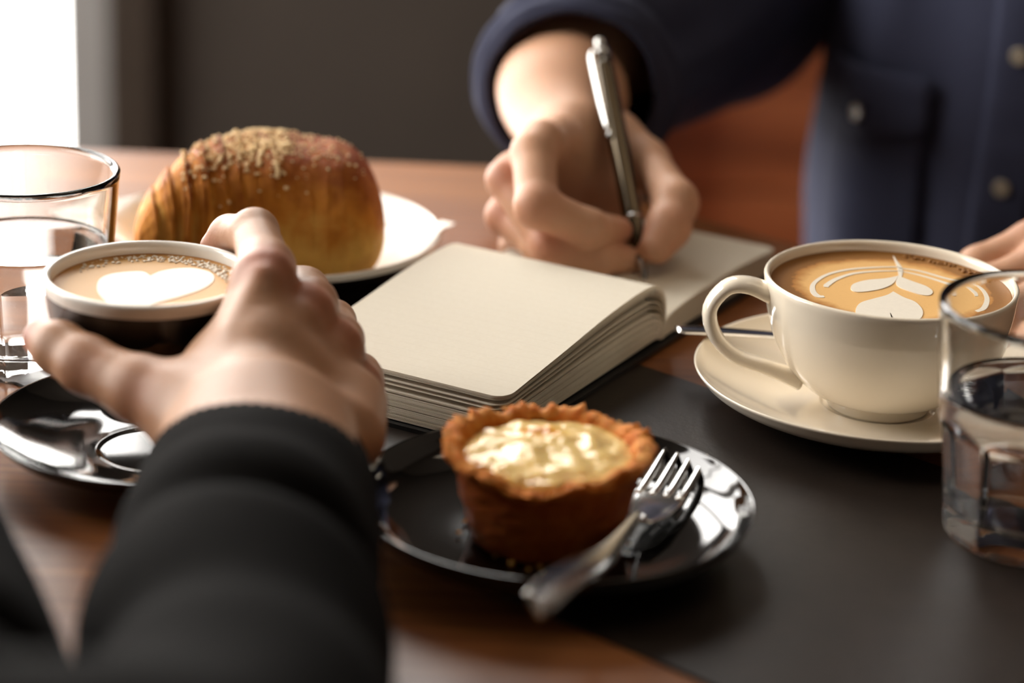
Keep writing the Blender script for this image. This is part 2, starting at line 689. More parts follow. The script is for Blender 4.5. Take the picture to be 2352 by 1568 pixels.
def window(name, axis, pos, a0, a1, z0, z1, mat, nv):
    w = bpy.data.objects.new(name, None)
    COL.objects.link(w)
    w['kind'] = 'structure'
    f = 0.055
    d0, d1 = pos, pos + 0.06

    def bar(nm, p, q, u, v, m=mat, e0=d0, e1=d1):
        if axis == 'x':
            return box(nm, p, q, e0, e1, u, v, m, w, 0.003)
        return box(nm, e0, e1, p, q, u, v, m, w, 0.003)
    bar('frame_stile', a0, a0 + f, z0, z1)
    bar('frame_stile', a1 - f, a1, z0, z1)
    bar('frame_rail', a0 + f, a1 - f, z0, z0 + f)
    bar('frame_rail', a0 + f, a1 - f, z1 - f, z1)
    xs = [a0 + f + (a1 - a0 - 2 * f) * i / nv for i in range(nv + 1)]
    for i, (p, q) in enumerate(zip(xs[:-1], xs[1:])):
        if i:
            bar('mullion', p - .018, p + .018, z0 + f, z1 - f)
        bar('pane', p + (.018 if i else 0), q - (.018 if i < nv - 1 else 0), z0 + f, z1 - f, M['pane'], d0 + .027, d0 + .031)
    return w


window('window_1', 'x', RY1 + .01, bx0, bx1, WB[2] - WB[4] / 2, WB[2] + WB[4] / 2, M['grey_frame'], 1)
window('window_3', 'x', RY1 + .01, cx0, cx1, WC[2] - WC[4] / 2, WC[2] + WC[4] / 2, M['dark_frame'], 1)
window('window_2', 'y', RX0 - .07, ly0, ly1, WL[2] - WL[4] / 2, WL[2] + WL[4] / 2, M['grey_frame'], 2)
struct(box('trim_1', bx1 + 0.002, bx1 + 0.058, RY1 - 0.03, RY1, 0, RH, M['dark_frame'], bevel=0.004))

# ================================================================ bench behind the writer
BY = 0.95
bench = thing('booth_bench', (0.85, BY - 0.2, 0), 'reddish brown wooden bench with a boarded back, behind the person in blue denim', 'bench')


def bpart(nm, x0, x1, y0, y1, z0, z1, m, bev=0.004):
    L = bench.location
    return box(nm, x0 - L.x, x1 - L.x, y0 - L.y, y1 - L.y, z0 - L.z, z1 - L.z, m, bench, bev)


bpart('seat', 0.12, 1.7, 0.34, BY, 0.41, 0.45, M['bench_wood'])
bpart('seat_front', 0.14, 1.68, 0.40, 0.42, 0.0, 0.41, M['bench_wood'])
bpart('end_post', 0.075, 0.119, BY - 0.03, BY + 0.05, 0.0, 1.16, M['dark_frame'])
bpart('end_post', 1.701, 1.745, BY - 0.03, BY + 0.05, 0.0, 1.16, M['dark_frame'])
zz = 0.452
while zz < 1.10:
    bpart('back_board', 0.12, 1.7, BY + 0.001, BY + 0.03, zz, zz + 0.1035, M['bench_wood'], 0.003)
    zz += 0.105
bpart('top_rail', 0.075, 1.745, BY - 0.01, BY + 0.05, 1.161, 1.20, M['bench_wood'])

# ================================================================ table
TX0, TX1, TY0, TY1 = -0.62, 0.80, -0.50, 0.316
table = thing('cafe_table', (0.0, -0.09, 0), 'brown wooden cafe table that carries the coffee cups and the open notebook', 'table')
L = table.location
# the far right side runs off at an angle, towards the writer
E1, E2 = np.array((-0.0119, 0.3254, 0.7500)), np.array((0.2696, 0.0913, 0.7500))
slope = (E2[1] - E1[1]) / (E2[0] - E1[0])
TX1 = 0.56
outline = [(TX0, TY0), (TX1, TY0), (TX1, E1[1] + slope * (TX1 - E1[0])), (E1[0] + (TY1 - E1[1]) / slope, TY1), (TX0, TY1)]
bm = bmesh.new()
lo = [bm.verts.new((x - L.x, y - L.y, T - 0.032)) for x, y in outline]
hi = [bm.verts.new((x - L.x, y - L.y, T)) for x, y in outline]
bm.faces.new(lo[::-1])
bm.faces.new(hi)
for i in range(5):
    j = (i + 1) % 5
    bm.faces.new((lo[i], lo[j], hi[j], hi[i]))
bmesh.ops.bevel(bm, geom=bm.edges[:], offset=0.003, segments=2, affect='EDGES', profile=0.5)
bm_obj('tabletop', bm, M['table_wood'], table)
for sx, sy in ((TX0 + .07, TY0 + .07), (TX1 - .07, TY0 + .07), (TX0 + .07, TY1 - .07), (-0.12, TY1 - .07), (TX1 - .07, -0.20)):
    bm = bmesh.new()
    box_bm(bm, sx - .025 - L.x, sx + .025 - L.x, sy - .025 - L.y, sy + .025 - L.y, 0, T - 0.0325, 0.004)
    bm_obj('leg', bm, M['table_wood'], table)

# black placemat, turned about 41 degrees
md = np.array([math.cos(math.radians(-41)), math.sin(math.radians(-41))])
mn = np.array([-md[1], md[0]])
c0 = np.array((0.0646, -0.0312, 0.7500)[:2])
mat_len = (-0.20, 0.30)
mat_w = 0.235
mc = c0 + md * (sum(mat_len) / 2) - mn * mat_w / 2
hl, hw, rr = (mat_len[1] - mat_len[0]) / 2, mat_w / 2, 0.008
bm = bmesh.new()
ring = []
for cx, cy, a0 in ((hl - rr, hw - rr, 0), (-hl + rr, hw - rr, 90), (-hl + rr, -hw + rr, 180), (hl - rr, -hw + rr, 270)):
    for k in range(7):
        a = math.radians(a0 + 15 * k)
        ring.append((cx + rr * math.cos(a), cy + rr * math.sin(a)))
MT = 0.0016
lo = [bm.verts.new((x, y, 0.0)) for x, y in ring]
hi = [bm.verts.new((x, y, MT)) for x, y in ring]
bm.faces.new(lo[::-1])
bm.faces.new(hi)
for i in range(len(ring)):
    j = (i + 1) % len(ring)
    bm.faces.new((lo[i], lo[j], hi[j], hi[i]))
pm = bm_obj('placemat', bm, M['black_mat'])
pm.location = (mc[0], mc[1], T)
pm.rotation_euler.z = math.radians(-41)
finish(pm, 'flat black satin placemat lying on the wooden table under the notebook and the tart plate', 'placemat')
ZM = T + MT


# ================================================================ crockery
def round_prof(pts, n=40):
    return [(max(0.0, r), z) for r, z in catmull(pts, n)]


def cup_profiles(R, H, Rf, th=0.0026):
    """outer wall from the foot to the rim, and inner wall from the rim down"""
    out = [(0, 0.0022), (Rf - 0.004, 0.0022), (Rf - 0.003, 0.0), (Rf - 0.0006, 0.0), (Rf, 0.0012), (Rf - 0.0004, 0.0052)]
    body = [(Rf - 0.0004, 0.0056), (R * 0.58, 0.0085), (R * 0.76, H * 0.30), (R * 0.89, H * 0.52), (R * 0.965, H * 0.76), (R, H - 0.001)]
    out += round_prof(body, 30)
    rim = [(R - 0.0003, H - 0.0003), (R - th * 0.5, H + 0.0004), (R - th, H - 0.0006)]
    inn = [(R - th - .0004, H - 0.002), (R * .965 - th, H * .76), (R * .89 - th, H * .52), (R * .74 - th, H * .30), (R * .5, 0.0105), (0.006, 0.0085), (0, 0.0084)]
    return out, rim, round_prof(inn, 26)


def inner_r(R, H, z, th=0.0026):
    return float(np.interp(z, [0.0105, H * .3, H * .52, H * .76, H], [R * .5, R * .74 - th, R * .89 - th, R * .965 - th, R - th]))


def handle(parent, ang, R, H, mat, name='handle', reach=0.0265):
    pts = [(R - 0.0035, H * 0.86), (R + 0.008, H * 0.925), (R + reach * 0.66, H * 0.90), (R + reach * 0.92, H * 0.735), (R + reach * 0.80, H * 0.53), (R + reach * 0.42, H * 0.37),
           (R - 0.0035, H * 0.285), (R * 0.77, H * 0.225), (R * 0.66, H * 0.19)]
    c, s = math.cos(ang), math.sin(ang)
    path = [(r * c, r * s, z) for r, z in catmull(pts, 36)]
    t = np.linspace(0, 1, 36)
    th = 0.0034 + 0.0012 * np.abs(2 * t - 1) ** 3
    wd = 0.0060 + 0.0026 * np.abs(2 * t - 1) ** 3
    # 'up' lies in the plane of the handle so that the strap stays upright
    V, F = tube(path, th, wd, 20, up=(0, 0, 1))
    return mesh(name, V, F, mat, parent)


def disc_points(pts, cx, cy, ax, ay, tilt, R):
    """outline points of the milk drawing, as fractions of the coffee's disc"""
    out = []
    for x, y in pts:
        u = (x - cx) / ax
        v = -(y - cy - tilt * (x - cx)) / ay
        out.append((u * R, v * R))
    return out


def foam_shape(name, pts, parent, z, mat, h=0.00012, n=60, smooth=True):
    if smooth:
        q = catmull(list(pts) + [pts[0]], n)[:-1]
    else:
        q = pts
    bm = bmesh.new()
    lo = [bm.verts.new((x, y, z - 0.0006)) for x, y in q]
    hi = [bm.verts.new((x, y, z + h)) for x, y in q]
    try:
        bm.faces.new(hi)
        bm.faces.new(lo[::-1])
    except ValueError:
        pass
    for i in range(len(q)):
        j = (i + 1) % len(q)
        bm.faces.new((lo[i], lo[j], hi[j], hi[i]))
    bmesh.ops.triangulate(bm, faces=[f for f in bm.faces if len(f.verts) > 4])
    return bm_obj(name, bm, mat, parent)


def stroke(pts, widths, n=40):
    c = catmull(pts, n)
    w = np.interp(np.linspace(0, 1, n), np.linspace(0, 1, len(widths)), widths)
    t = np.gradient(c, axis=0)
    t /= np.linalg.norm(t, axis=1)[:, None]
    nn = np.stack([-t[:, 1], t[:, 0]], 1)
    a = c + nn * w[:, None]
    b = c - nn * w[:, None]
    return [tuple(p) for p in a] + [tuple(p) for p in b[::-1]]


def saucer(parent_name, loc, R, H, rf, mat, label, group=None):
    s = thing(parent_name, loc, label, 'saucer', group)
    pts_top = [(R, H), (R * .93, H * .80), (R * .80, H * .56), (R * .62, H * .36), (R * .44, H * .27), (rf + .003, H * .25)]
    top = round_prof(pts_top, 30)
    well = [(rf + .0026, H * .25), (rf + .0016, H * .25 - .0008), (rf - .001, H * .25 - .0011), (0, H * .25 - .0011)]
    under = round_prof([(R * .46, 0.0034), (R * .62, H * .18 + .001), (R * .80, H * .40), (R * .94, H * .66), (R + .0002, H - .0012)], 24)
    foot = [(0, .002), (R * .40, .002), (R * .41, 0), (R * .445, 0), (R * .455, .001)]
    prof = foot + under + [(R + .0004, H - .0005)] + top + well
    lathe('dish', prof, mat, s, 120)
    return s, H * .25 - .0011


# ---------------------------------------------------------------- cream cup with rosetta
CX, CY = 0.1715, -0.0760
S_H, CUP_R, CUP_H = 0.0215, 0.0575, 0.0620
sau1, well1 = saucer('saucer', (CX, CY, T), 0.0862, S_H, 0.0245, M['cream_china'], 'cream china saucer under the cream coffee cup', 'saucers under the coffee cups')
Z1 = T + well1 + 0.0002
cup1 = thing('coffee_cup', (CX, CY, Z1), 'wide cream china cup of latte with a foam leaf, on a cream saucer', 'cup')
o_, r_, i_ = cup_profiles(CUP_R, CUP_H, 0.0242)
lathe('bowl', o_ + r_ + i_, M['cream_china'], cup1, 128)
handle(cup1, math.radians(184), CUP_R, CUP_H, M['cream_china'])


def coffee(loc, R, H, depth, mat, label):
    zc = H - depth
    r = inner_r(R, H, zc) + 0.0006
    c = thing('latte_coffee', (loc[0], loc[1], loc[2] + zc), label, 'coffee')
    prof = [(0, 0.0), (r * 0.5, 0.0), (r * 0.9, 0.0001), (r * 0.975, 0.0006), (r, 0.0011), (r, -0.004), (0, -0.004)]
    lathe('liquid', prof, mat, c, 96)
    return c, r


lat1, lr = coffee((CX, CY, Z1), CUP_R, CUP_H, 0.0052, M['latte'], 'light brown latte with a white leaf of milk foam, filling the cream cup')
DP = dict(cx=1415, cy=440, ax=690, ay=212, tilt=0.095, R=lr)
heart = [(1432, 458), (1385, 475), (1300, 490), (1215, 508), (1172, 545), (1178, 580), (1235, 606), (1325, 610), (1356, 596), (1364, 566), (1374, 604), (1398, 622), (1465, 622), (1532, 600), (1556, 562), (1535, 520), (1480, 492)]
foam_shape('foam_heart', disc_points(heart, **DP), lat1, 0.0002, M['foam'], n=90)
leafL = [(1500, 374), (1420, 384), (1300, 388), (1215, 405), (1190, 432), (1225, 449), (1330, 445), (1410, 430), (1460, 408)]
leafR = [(1500, 374), (1470, 410), (1480, 436), (1530, 462), (1590, 484), (1640, 488), (1664, 468), (1640, 440), (1575, 410)]
foam_shape('foam_leaf', disc_points(leafL, **DP), lat1, 0.0002, M['foam'])
foam_shape('foam_leaf', disc_points(leafR, **DP), lat1, 0.0002, M['foam'])
k_ = lr / 690
for pts, ws in (
        ([(1525, 322), (1380, 318), (1220, 322), (1080, 344), (985, 388), (965, 430), (985, 458), (1020, 462)], (7, 10, 12, 12, 13, 17, 21, 16)),
        ([(1520, 345), (1380, 340), (1240, 346), (1130, 370), (1060, 400), (1050, 412)], (4, 9, 12, 15, 18, 13)),
        ([(1525, 330), (1640, 352), (1760, 395), (1860, 430), (1918, 470), (1925, 520), (1880, 565), (1820, 580)], (7, 10, 12, 12, 14, 17, 20, 15)),
        ([(1520, 345), (1620, 372), (1720, 408), (1800, 445), (1850, 480), (1856, 500)], (4, 9, 12, 15, 17, 12)),
        ([(1523, 255), (1526, 290), (1530, 335), (1505, 385), (1470, 425)], (3, 8, 16, 9, 3))):
    foam_shape('foam_line', stroke(disc_points(pts, **DP), [w * k_ for w in ws]), lat1, 0.0001, M['foam'], smooth=False)
bub = bmesh.new()
random.seed(3)
for _ in range(46):
    a = math.radians(random.uniform(20, 75))
    rr_ = lr * random.uniform(0.88, 0.965)
    s_ = random.uniform(0.0004, 0.0011)
    bmesh.ops.create_icosphere(bub, subdivisions=1, radius=s_, matrix=Matrix.Translation((rr_ * math.cos(a), rr_ * math.sin(a), 0.0004)))
finish(bm_obj('foam_bubbles', bub, M['latte'], lat1, True), kind='stuff')

# ---------------------------------------------------------------- black cup held by the near hand
BX, BYC = -0.1535, -0.1640
B_R, B_H = 0.0445, 0.0610
sau2, well2 = saucer('saucer', (BX + 0.002, BYC - 0.003, T), 0.0700, 0.0185, 0.0225, M['black_china'], 'glossy black saucer under the black coffee cup', 'saucers under the coffee cups')
Z2 = T + 0.0225                               # lifted a little off its saucer by the hand
cup2 = thing('coffee_cup', (BX, BYC, Z2), 'black coffee cup with a white rim, held by a hand, a foam heart inside', 'cup')
o_, r_, i_ = cup_profiles(B_R, B_H, 0.0222, 0.0030)
cut = [p for p in o_ if p[1] < B_H - 0.0045]
lip = [p for p in o_ if p[1] >= B_H - 0.0045]
lathe('outer_wall', cut, M['black_china'], cup2, 112)
lathe('white_lining', [cut[-1]] + lip + r_ + i_, M['white_china'], cup2, 112)
lat2, lr2 = coffee((BX, BYC, Z2), B_R - 0.0008, B_H, 0.0060, M['flat_white'], 'pale coffee with a white foam heart, filling the black cup')
DP2 = dict(cx=1120, cy=640, ax=800, ay=240, tilt=0.05, R=lr2)
heart2 = [(1085, 565), (1010, 532), (900, 530), (770, 545), (700, 575), (690, 620), (735, 690), (850, 765), (980, 815), (1060, 855), (1130, 815), (1250, 770), (1420, 722), (1560, 668), (1618, 605), (1570, 545), (1420, 508), (1270, 508), (1150, 530)]
foam_shape('foam_heart', disc_points(heart2, **DP2), lat2, 0.0002, M['foam'], n=90)
bub = bmesh.new()
for _ in range(300):
    a = math.radians(random.triangular(-10, 165, 55))
    rr_ = lr2 * random.uniform(0.78, 0.975)
    s_ = random.uniform(0.0003, 0.0011)
    bmesh.ops.create_icosphere(bub, subdivisions=1, radius=s_, matrix=Matrix.Translation((rr_ * math.cos(a), rr_ * math.sin(a), 0.0003)) @ Matrix.Diagonal((1, 1, 0.6, 1)))
finish(bm_obj('foam_bubbles', bub, M['foam'], lat2, True), kind='stuff')


# ---------------------------------------------------------------- water glasses
def glass_r(z):
    return float(np.interp(z, [0, 0.006, 0.05, 0.0985], [0.0345, 0.0362, 0.0412, 0.0455]))


G_H, G_W = 0.0975, 0.0620


def make_glass(loc, rot, label, wlabel, size):
    g = thing('water_glass', loc, label, 'glass', 'glasses of water on the table', rotz=rot)
    g.scale = (size,) * 3
    zs = list(np.linspace(0.0022, 0.060, 44)) + list(np.linspace(0.062, G_H - 0.001, 12))
    prof = [(0, 0.0016), (0.024, 0.0014), (0.0290, 0.0004), (0.0318, 0.0), (0.0333, 0.0007)] + [(glass_r(z), z) for z in zs]
    n_out = len(prof)
    wall = 0.0030
    prof += [(glass_r(G_H) - .0007, G_H - .0001), (glass_r(G_H) - .0015, G_H + .0002), (glass_r(G_H) - .0023, G_H - .0004)]
    for z in np.linspace(G_H - 0.0015, 0.016, 34):
        prof.append((glass_r(z) - wall - max(0, 0.05 - z) * 0.045, z))
    rb = prof[-1][0]
    for k in range(1, 8):
        a = k / 7 * math.pi / 2
        prof.append((rb - 0.006 + 0.006 * math.cos(a), 0.016 - 0.0050 * math.sin(a)))
    prof += [(0.012, 0.0105), (0, 0.0104)]
    nf = 9

    def rf(r, z, a, i):
        if i >= n_out or z < 0.001 or z > 0.056:
            return r
        t = min(1.0, max(0.0, (0.054 - z) / 0.009))
        f = 1.0 - (1 - math.cos(math.pi / nf) * 0.985) * (t * t * (3 - 2 * t)) * 1.0
        da = ((a + math.pi / nf) % (2 * math.pi / nf)) - math.pi / nf
        return min(r, r * f / math.cos(da))
    lathe('tumbler', prof, M['clear_glass'], g, 216, rf)
    w = thing('drinking_water', (loc[0], loc[1], loc[2] + 0.0106 * size), wlabel, 'water', 'water in the two tumblers', rotz=rot)
    w.scale = g.scale
    e = 0.00012
    wp = [(0, -0.0002)] + [(max(0, r + e * (1 if r > .02 else 0)), z - 0.0106 - (e if z < .0125 else 0)) for r, z in reversed(prof[n_out + 3:-2]) if z < G_W - 0.0012]
    rw = glass_r(G_W) - wall + e
    wp += [(rw, G_W - 0.0106), (rw - 0.0008, G_W - 0.0106 - 0.0006), (rw - 0.0025, G_W - 0.0106 - 0.0010), (rw * .6, G_W - .0106 - .0011), (0, G_W - 0.0106 - 0.0011)]
    lathe('water_body', wp, M['water_clear'], w, 144)
    return g


gl1 = tuple((-0.2284, -0.0558, 0.7500)[:2])
make_glass((gl1[0], gl1[1], T), math.radians(-97 + 20), 'glass tumbler of water beside the croissant plate and the black cup', 'clear water inside the glass tumbler beside the black cup', 0.97)
gl2 = tuple((0.2173, -0.2109, 0.7500)[:2])
make_glass((gl2[0], gl2[1], ZM), math.radians(-90 + 14), 'glass tumbler of water in front of the cream cup', 'clear water inside the glass tumbler in front of the cream cup', 1.03)


# ---------------------------------------------------------------- spoon on the cream saucer
def ribbon(path, halfw, thick, mat, name, parent, up=(0, 0, 1), seg=16):
    V, F = tube(path, thick, halfw, seg, up=up)
    return mesh(name, shift(parent, V), F, mat, parent)


sp_end = np.array((0.0780, -0.0410, 0.7745))
sp_dir = np.array((0.1244, -0.0334, 0.7715)) - sp_end
sp_dir /= np.linalg.norm(sp_dir)
spoon = thing('teaspoon', tuple(sp_end), 'steel teaspoon lying on the cream saucer, its handle end past the rim', 'spoon')
Ls = 0.118
q = [sp_end + sp_dir * Ls * t + np.array([0, 0, dz]) for t, dz in ((0, 0), (.1, 0.0002), (.3, 0), (.5, -0.001), (.66, -0.004), (.74, -0.0075))]
pp = catmull(q, 30)
ribbon(pp, np.interp(np.linspace(0, 1, 30), [0, .03, .12, .7, 1], [.0042, .0060, .0062, .0036, .0028]), 0.0013, M['steel'], 'handle', spoon)
bc = sp_end + sp_dir * Ls * 0.87 + np.array([0, 0, -0.0088])
sideV = np.array([-sp_dir[1], sp_dir[0], 0])
V, F = [], []
na, nr = 28, 6
for layer in (0, 1):
    for j in range(nr + 1):
        for k in range(na):
            a = 2 * math.pi * k / na
            rr_ = j / nr
            d = -0.0030 * (1 - rr_ ** 2) - layer * 0.0009
            lx = 0.0185 * rr_ * math.cos(a)
            lw = 0.0125 * rr_ * math.sin(a) * (1 - 0.18 * math.cos(a))
            V.append(bc + sp_dir * lx + sideV * lw + np.array([0, 0, d + 0.003]))
for layer in (0, 1):
    o = layer * (nr + 1) * na
    for j in range(nr):
        for k in range(na):
            F.append((o + j * na + k, o + j * na + (k + 1) % na, o + (j + 1) * na + (k + 1) % na, o + (j + 1) * na + k))
for k in range(na):
    a_ = nr * na + k
    b_ = nr * na + (k + 1) % na
    o = (nr + 1) * na
    F.append((a_, b_, b_ + o, a_ + o))
mesh('spoon_bowl', shift(spoon, V), F, M['steel'], spoon)

# ================================================================ black plate, tart, fork
PX_, PY_ = 0.0195, -0.2370
P_R, P_H = 0.0800, 0.0205
plate = thing('dessert_plate', (PX_, PY_, ZM), 'glossy black round plate under the custard tart and the fork', 'plate')
pt = round_prof([(P_R, P_H), (P_R * .965, P_H * .80), (P_R * .90, P_H * .52), (P_R * .78, P_H * .33), (P_R * .55, P_H * .245), (P_R * .25, P_H * .22), (0, P_H * .215)], 44)
pu = round_prof([(P_R * .56, 0.0012), (P_R * .70, P_H * .13), (P_R * .86, P_H * .33), (P_R * .96, P_H * .62), (P_R + .0003, P_H - .0012)], 26)
lathe('dish', [(0, .0015), (P_R * .5, .0015), (P_R * .51, 0), (P_R * .55, 0)] + pu + [(P_R + .0005, P_H - .0004)] + pt, M['black_china'], plate, 144)
Z_PL = ZM + P_H * 0.235

TXc, TYc = 0.0165, -0.2440
tart = thing('custard_tart', (TXc, TYc, Z_PL + 0.0004), 'small round custard tart with a rough golden crust on the black plate', 'tart')
TH, TR, TB = 0.0400, 0.0410, 0.0295
rng = np.random.RandomState(5)
ph = rng.uniform(0, 6.28, 12)


def wob(a, seedk=0):
    return sum(math.sin((k + 2) * a + ph[k] + seedk) / (k + 2.0) for k in range(10)) * 0.5


def crust_r(r, z, a, i):
    t = z / TH
    fl = 0.0004 * math.cos(26 * a) * min(1, max(0, (t - .55) * 3))
    return r * (1 + 0.022 * wob(a) * t + 0.010 * wob(a * 1.0, 2.0 + 3 * t)) + fl


outp = [(0, 0), (TB - .003, 0), (TB - .0008, 0.0006)] + [(TB + (TR - 0.0035 - TB) * t ** 0.8, 0.001 + (TH - 0.0075) * t) for t in np.linspace(0.03, 1, 22)]
rimp = [(TR - .0016, TH - .0060), (TR, TH - .0040), (TR + .0008, TH - .0020), (TR + .0002, TH - .0004), (TR - .0018, TH + .0006), (TR - .0042, TH + .0003), (TR - .0062, TH - .0012), (TR - .0076, TH - .0038), (TR - .0080, TH - .0080)]
V, F = [], []
seg = 168
prof = outp + rimp
rows = []
bl = []
for i, (r, z) in enumerate(prof):
    row = []
    for k in range(seg):
        a = 2 * math.pi * k / seg
        n_rim = max(0.0, (z - TH * .72) / (TH * .28))
        nz = noise.noise(Vector((math.cos(a) * 5, math.sin(a) * 5, z * 300)))
        nz2 = noise.noise(Vector((math.cos(a) * 17, math.sin(a) * 17, z * 500 + 3)))
        zz_ = z + n_rim * (0.0030 * wob(a, 1.3) + 0.0030 * nz + 0.0024 * nz2)
        # the lip has slumped at the front
        fa = math.atan2(math.sin(a - math.radians(262)), math.cos(a - math.radians(262)))
        zz_ -= n_rim * 0.0058 * math.exp(-(fa / 0.36) ** 2)
        rr_ = crust_r(r, z, a, i) + n_rim * (0.0022 * nz + 0.0018 * nz2) + 0.0009 * nz
        row.append(len(V))
        V.append((rr_ * math.cos(a), rr_ * math.sin(a), max(0, zz_)))
        bl.append(0.25 + 0.28 * (1 - n_rim) + 0.15 * nz2 - 0.12 * n_rim)  # rim paler than the sides: light from behind put into the crust colour
    rows.append(row)
for A, B in zip(rows[:-1], rows[1:]):
    for k in range(seg):
        F.append((A[k], A[(k + 1) % seg], B[(k + 1) % seg], B[k]))
me = bpy.data.meshes.new('crust')
me.from_pydata(V, [], F)
at = me.attributes.new('blush', 'FLOAT', 'POINT')
at.data.foreach_set('value', np.array(bl, np.float32))
me.update()
link('crust', me, M['tart_crust'], tart)
# filling: a domed, blistered surface
V, F, bl = [], [], []
nr, na = 30, 96
for j in range(nr + 1):
    for k in range(na):
        a = 2 * math.pi * k / na
        u = j / nr
        r = (TR - 0.0063) * u * (1 + 0.02 * wob(a))
        x, y = r * math.cos(a), r * math.sin(a)
        nz = noise.noise(Vector((x * 120, y * 120, 0.5)))
        nz2 = noise.noise(Vector((x * 330, y * 330, 2.5)))
        z = TH - 0.0040 + 0.0042 * (1 - u ** 2.4) + 0.0016 * nz + 0.0006 * nz2 - (0.004 if j == nr else 0)
        V.append((x, y, z))
        bl.append(0.85 * math.exp(-((x + 0.004) ** 2 + ((y - 0.013) * 1.3) ** 2) / 0.0085 ** 2) + 0.35 * max(0, u - 0.86) * 5 + 0.1 * max(0, nz))
for j in range(nr):
    for k in range(na):
        F.append((j * na + k, j * na + (k + 1) % na, (j + 1) * na + (k + 1) % na, (j + 1) * na + k))
me = bpy.data.meshes.new('filling')
me.from_pydata(V, [], F)
at = me.attributes.new('blush', 'FLOAT', 'POINT')
at.data.foreach_set('value', np.array(bl, np.float32))
me.update()
link('filling', me, M['custard'], tart)
# flakes on and under the crust
flb = bmesh.new()
random.seed(11)
for _ in range(90):
    a = random.uniform(0, 6.28)
    s_ = random.uniform(0.0006, 0.0017)
    if random.random() < .8:
        r, z = TR - random.uniform(0.0005, 0.006), TH + random.uniform(-.0012, .0010)
    else:
        r, z = TB + random.uniform(.0, .007), 0.0012
    bmesh.ops.create_icosphere(flb, subdivisions=1, radius=s_, matrix=Matrix.Translation((r * math.cos(a), r * math.sin(a), z)) @ Matrix.Diagonal((1, random.uniform(.6, 1), random.uniform(.4, .8), 1)))
finish(bm_obj('crust_flakes', flb, M['tart_crust'], tart, False), kind='stuff')

# fork: tines on the far right of the plate, handle over the near rim
f_tip = np.array((0.0759, -0.1782, 0.7650))
f_neck = np.array((0.0528, -0.2437, 0.7650))
f_mid = np.array((0.0387, -0.2961, 0.7735))
f_end = np.array((0.0110, -0.3644, 0.7845))
fork = thing('dessert_fork', tuple(f_end), 'steel dessert fork resting on the black plate beside the tart', 'fork')
ax_f = f_neck - f_tip
ax_f /= np.linalg.norm(ax_f)
sd = np.cross(ax_f, (0, 0, 1))
sd /= np.linalg.norm(sd)
pp = catmull([f_neck + ax_f * -0.006 + np.array([0, 0, -.0015]), f_neck + np.array([0, 0, .001]), f_mid, (f_mid + f_end) / 2 + np.array([0, 0, .001]), f_end], 36)
ribbon(pp, np.interp(np.linspace(0, 1, 36), [0, .10, .25, .5, .9, 1], [.0055, .0028, .0026, .0048, .0068, .0052]), 0.0011, M['steel'], 'handle', fork)
hl_ = np.linalg.norm(f_neck - f_tip)
pv = [f_neck - ax_f * hl_ * t + np.array([0, 0, z]) for t, z in ((0, -.0002), (.15, -.0012), (.34, -.0022), (.5, -.0020))]
ribbon(catmull(pv, 16), np.interp(np.linspace(0, 1, 16), [0, .4, .8, 1], [.0058, .0100, .0112, .0112]), 0.0010, M['steel'], 'fork_head', fork)
for k in range(4):
    off = sd * (k - 1.5) * 0.0060
    pv = [f_neck - ax_f * hl_ * t + off * (0.96 if t < .5 else 1) + np.array([0, 0, z]) for t, z in ((.44, -.0020), (.6, -.0014), (.8, 0.0006), (1.0, 0.0035))]
    ribbon(catmull(pv, 14), np.interp(np.linspace(0, 1, 14), [0, .7, 1], [.0021, .0018, .0008]), 0.0010, M['steel'], 'tine', fork, seg=10)

# ================================================================ croissant plate, napkin, croissant
QX, QY = -0.1250, 0.0920
Q_R, Q_H = 0.0845, 0.0255
cpl = thing('pastry_plate', (QX, QY, T), 'round plate, white inside and black outside, under the croissant', 'plate')
qt = round_prof([(Q_R - .0010, Q_H), (Q_R * .93, Q_H * .72), (Q_R * .82, Q_H * .44), (Q_R * .62, Q_H * .26), (Q_R * .3, Q_H * .18), (0, Q_H * .17)], 40)
qu = round_prof([(Q_R * .54, 0.0012), (Q_R * .70, Q_H * .16), (Q_R * .86, Q_H * .42), (Q_R * .96, Q_H * .75), (Q_R + .0003, Q_H - .0035)], 26)
lathe('outer_wall', [(0, .0016), (Q_R * .48, .0016), (Q_R * .49, 0), (Q_R * .53, 0)] + qu, M['black_china'], cpl, 120)
lathe('white_lining', [qu[-1], (Q_R + .0006, Q_H - .0010), (Q_R, Q_H + .0001)] + qt, M['white_china'], cpl, 120)

# napkin: a square of tissue that sinks into the plate and sticks out past the rim on the right
nap = thing('paper_napkin', (QX, QY, T + 0.004), 'white paper napkin in the pastry plate under the croissant, one corner out', 'napkin')
corner = np.array((-0.0328, 0.0992, 0.7810)[:2]) - np.array([QX, QY])
ndir = corner / np.linalg.norm(corner)
npp = np.array([-ndir[1], ndir[0]])
side = 0.150
cen = corner - ndir * side / math.sqrt(2)
N_ = 46
V, F = [], []


def plate_z(r):
    return float(np.interp(r, [0, Q_R * .3, Q_R * .62, Q_R * .82, Q_R * .93, Q_R], np.array([.17, .18, .26, .44, .72, 1.0]) * Q_H))


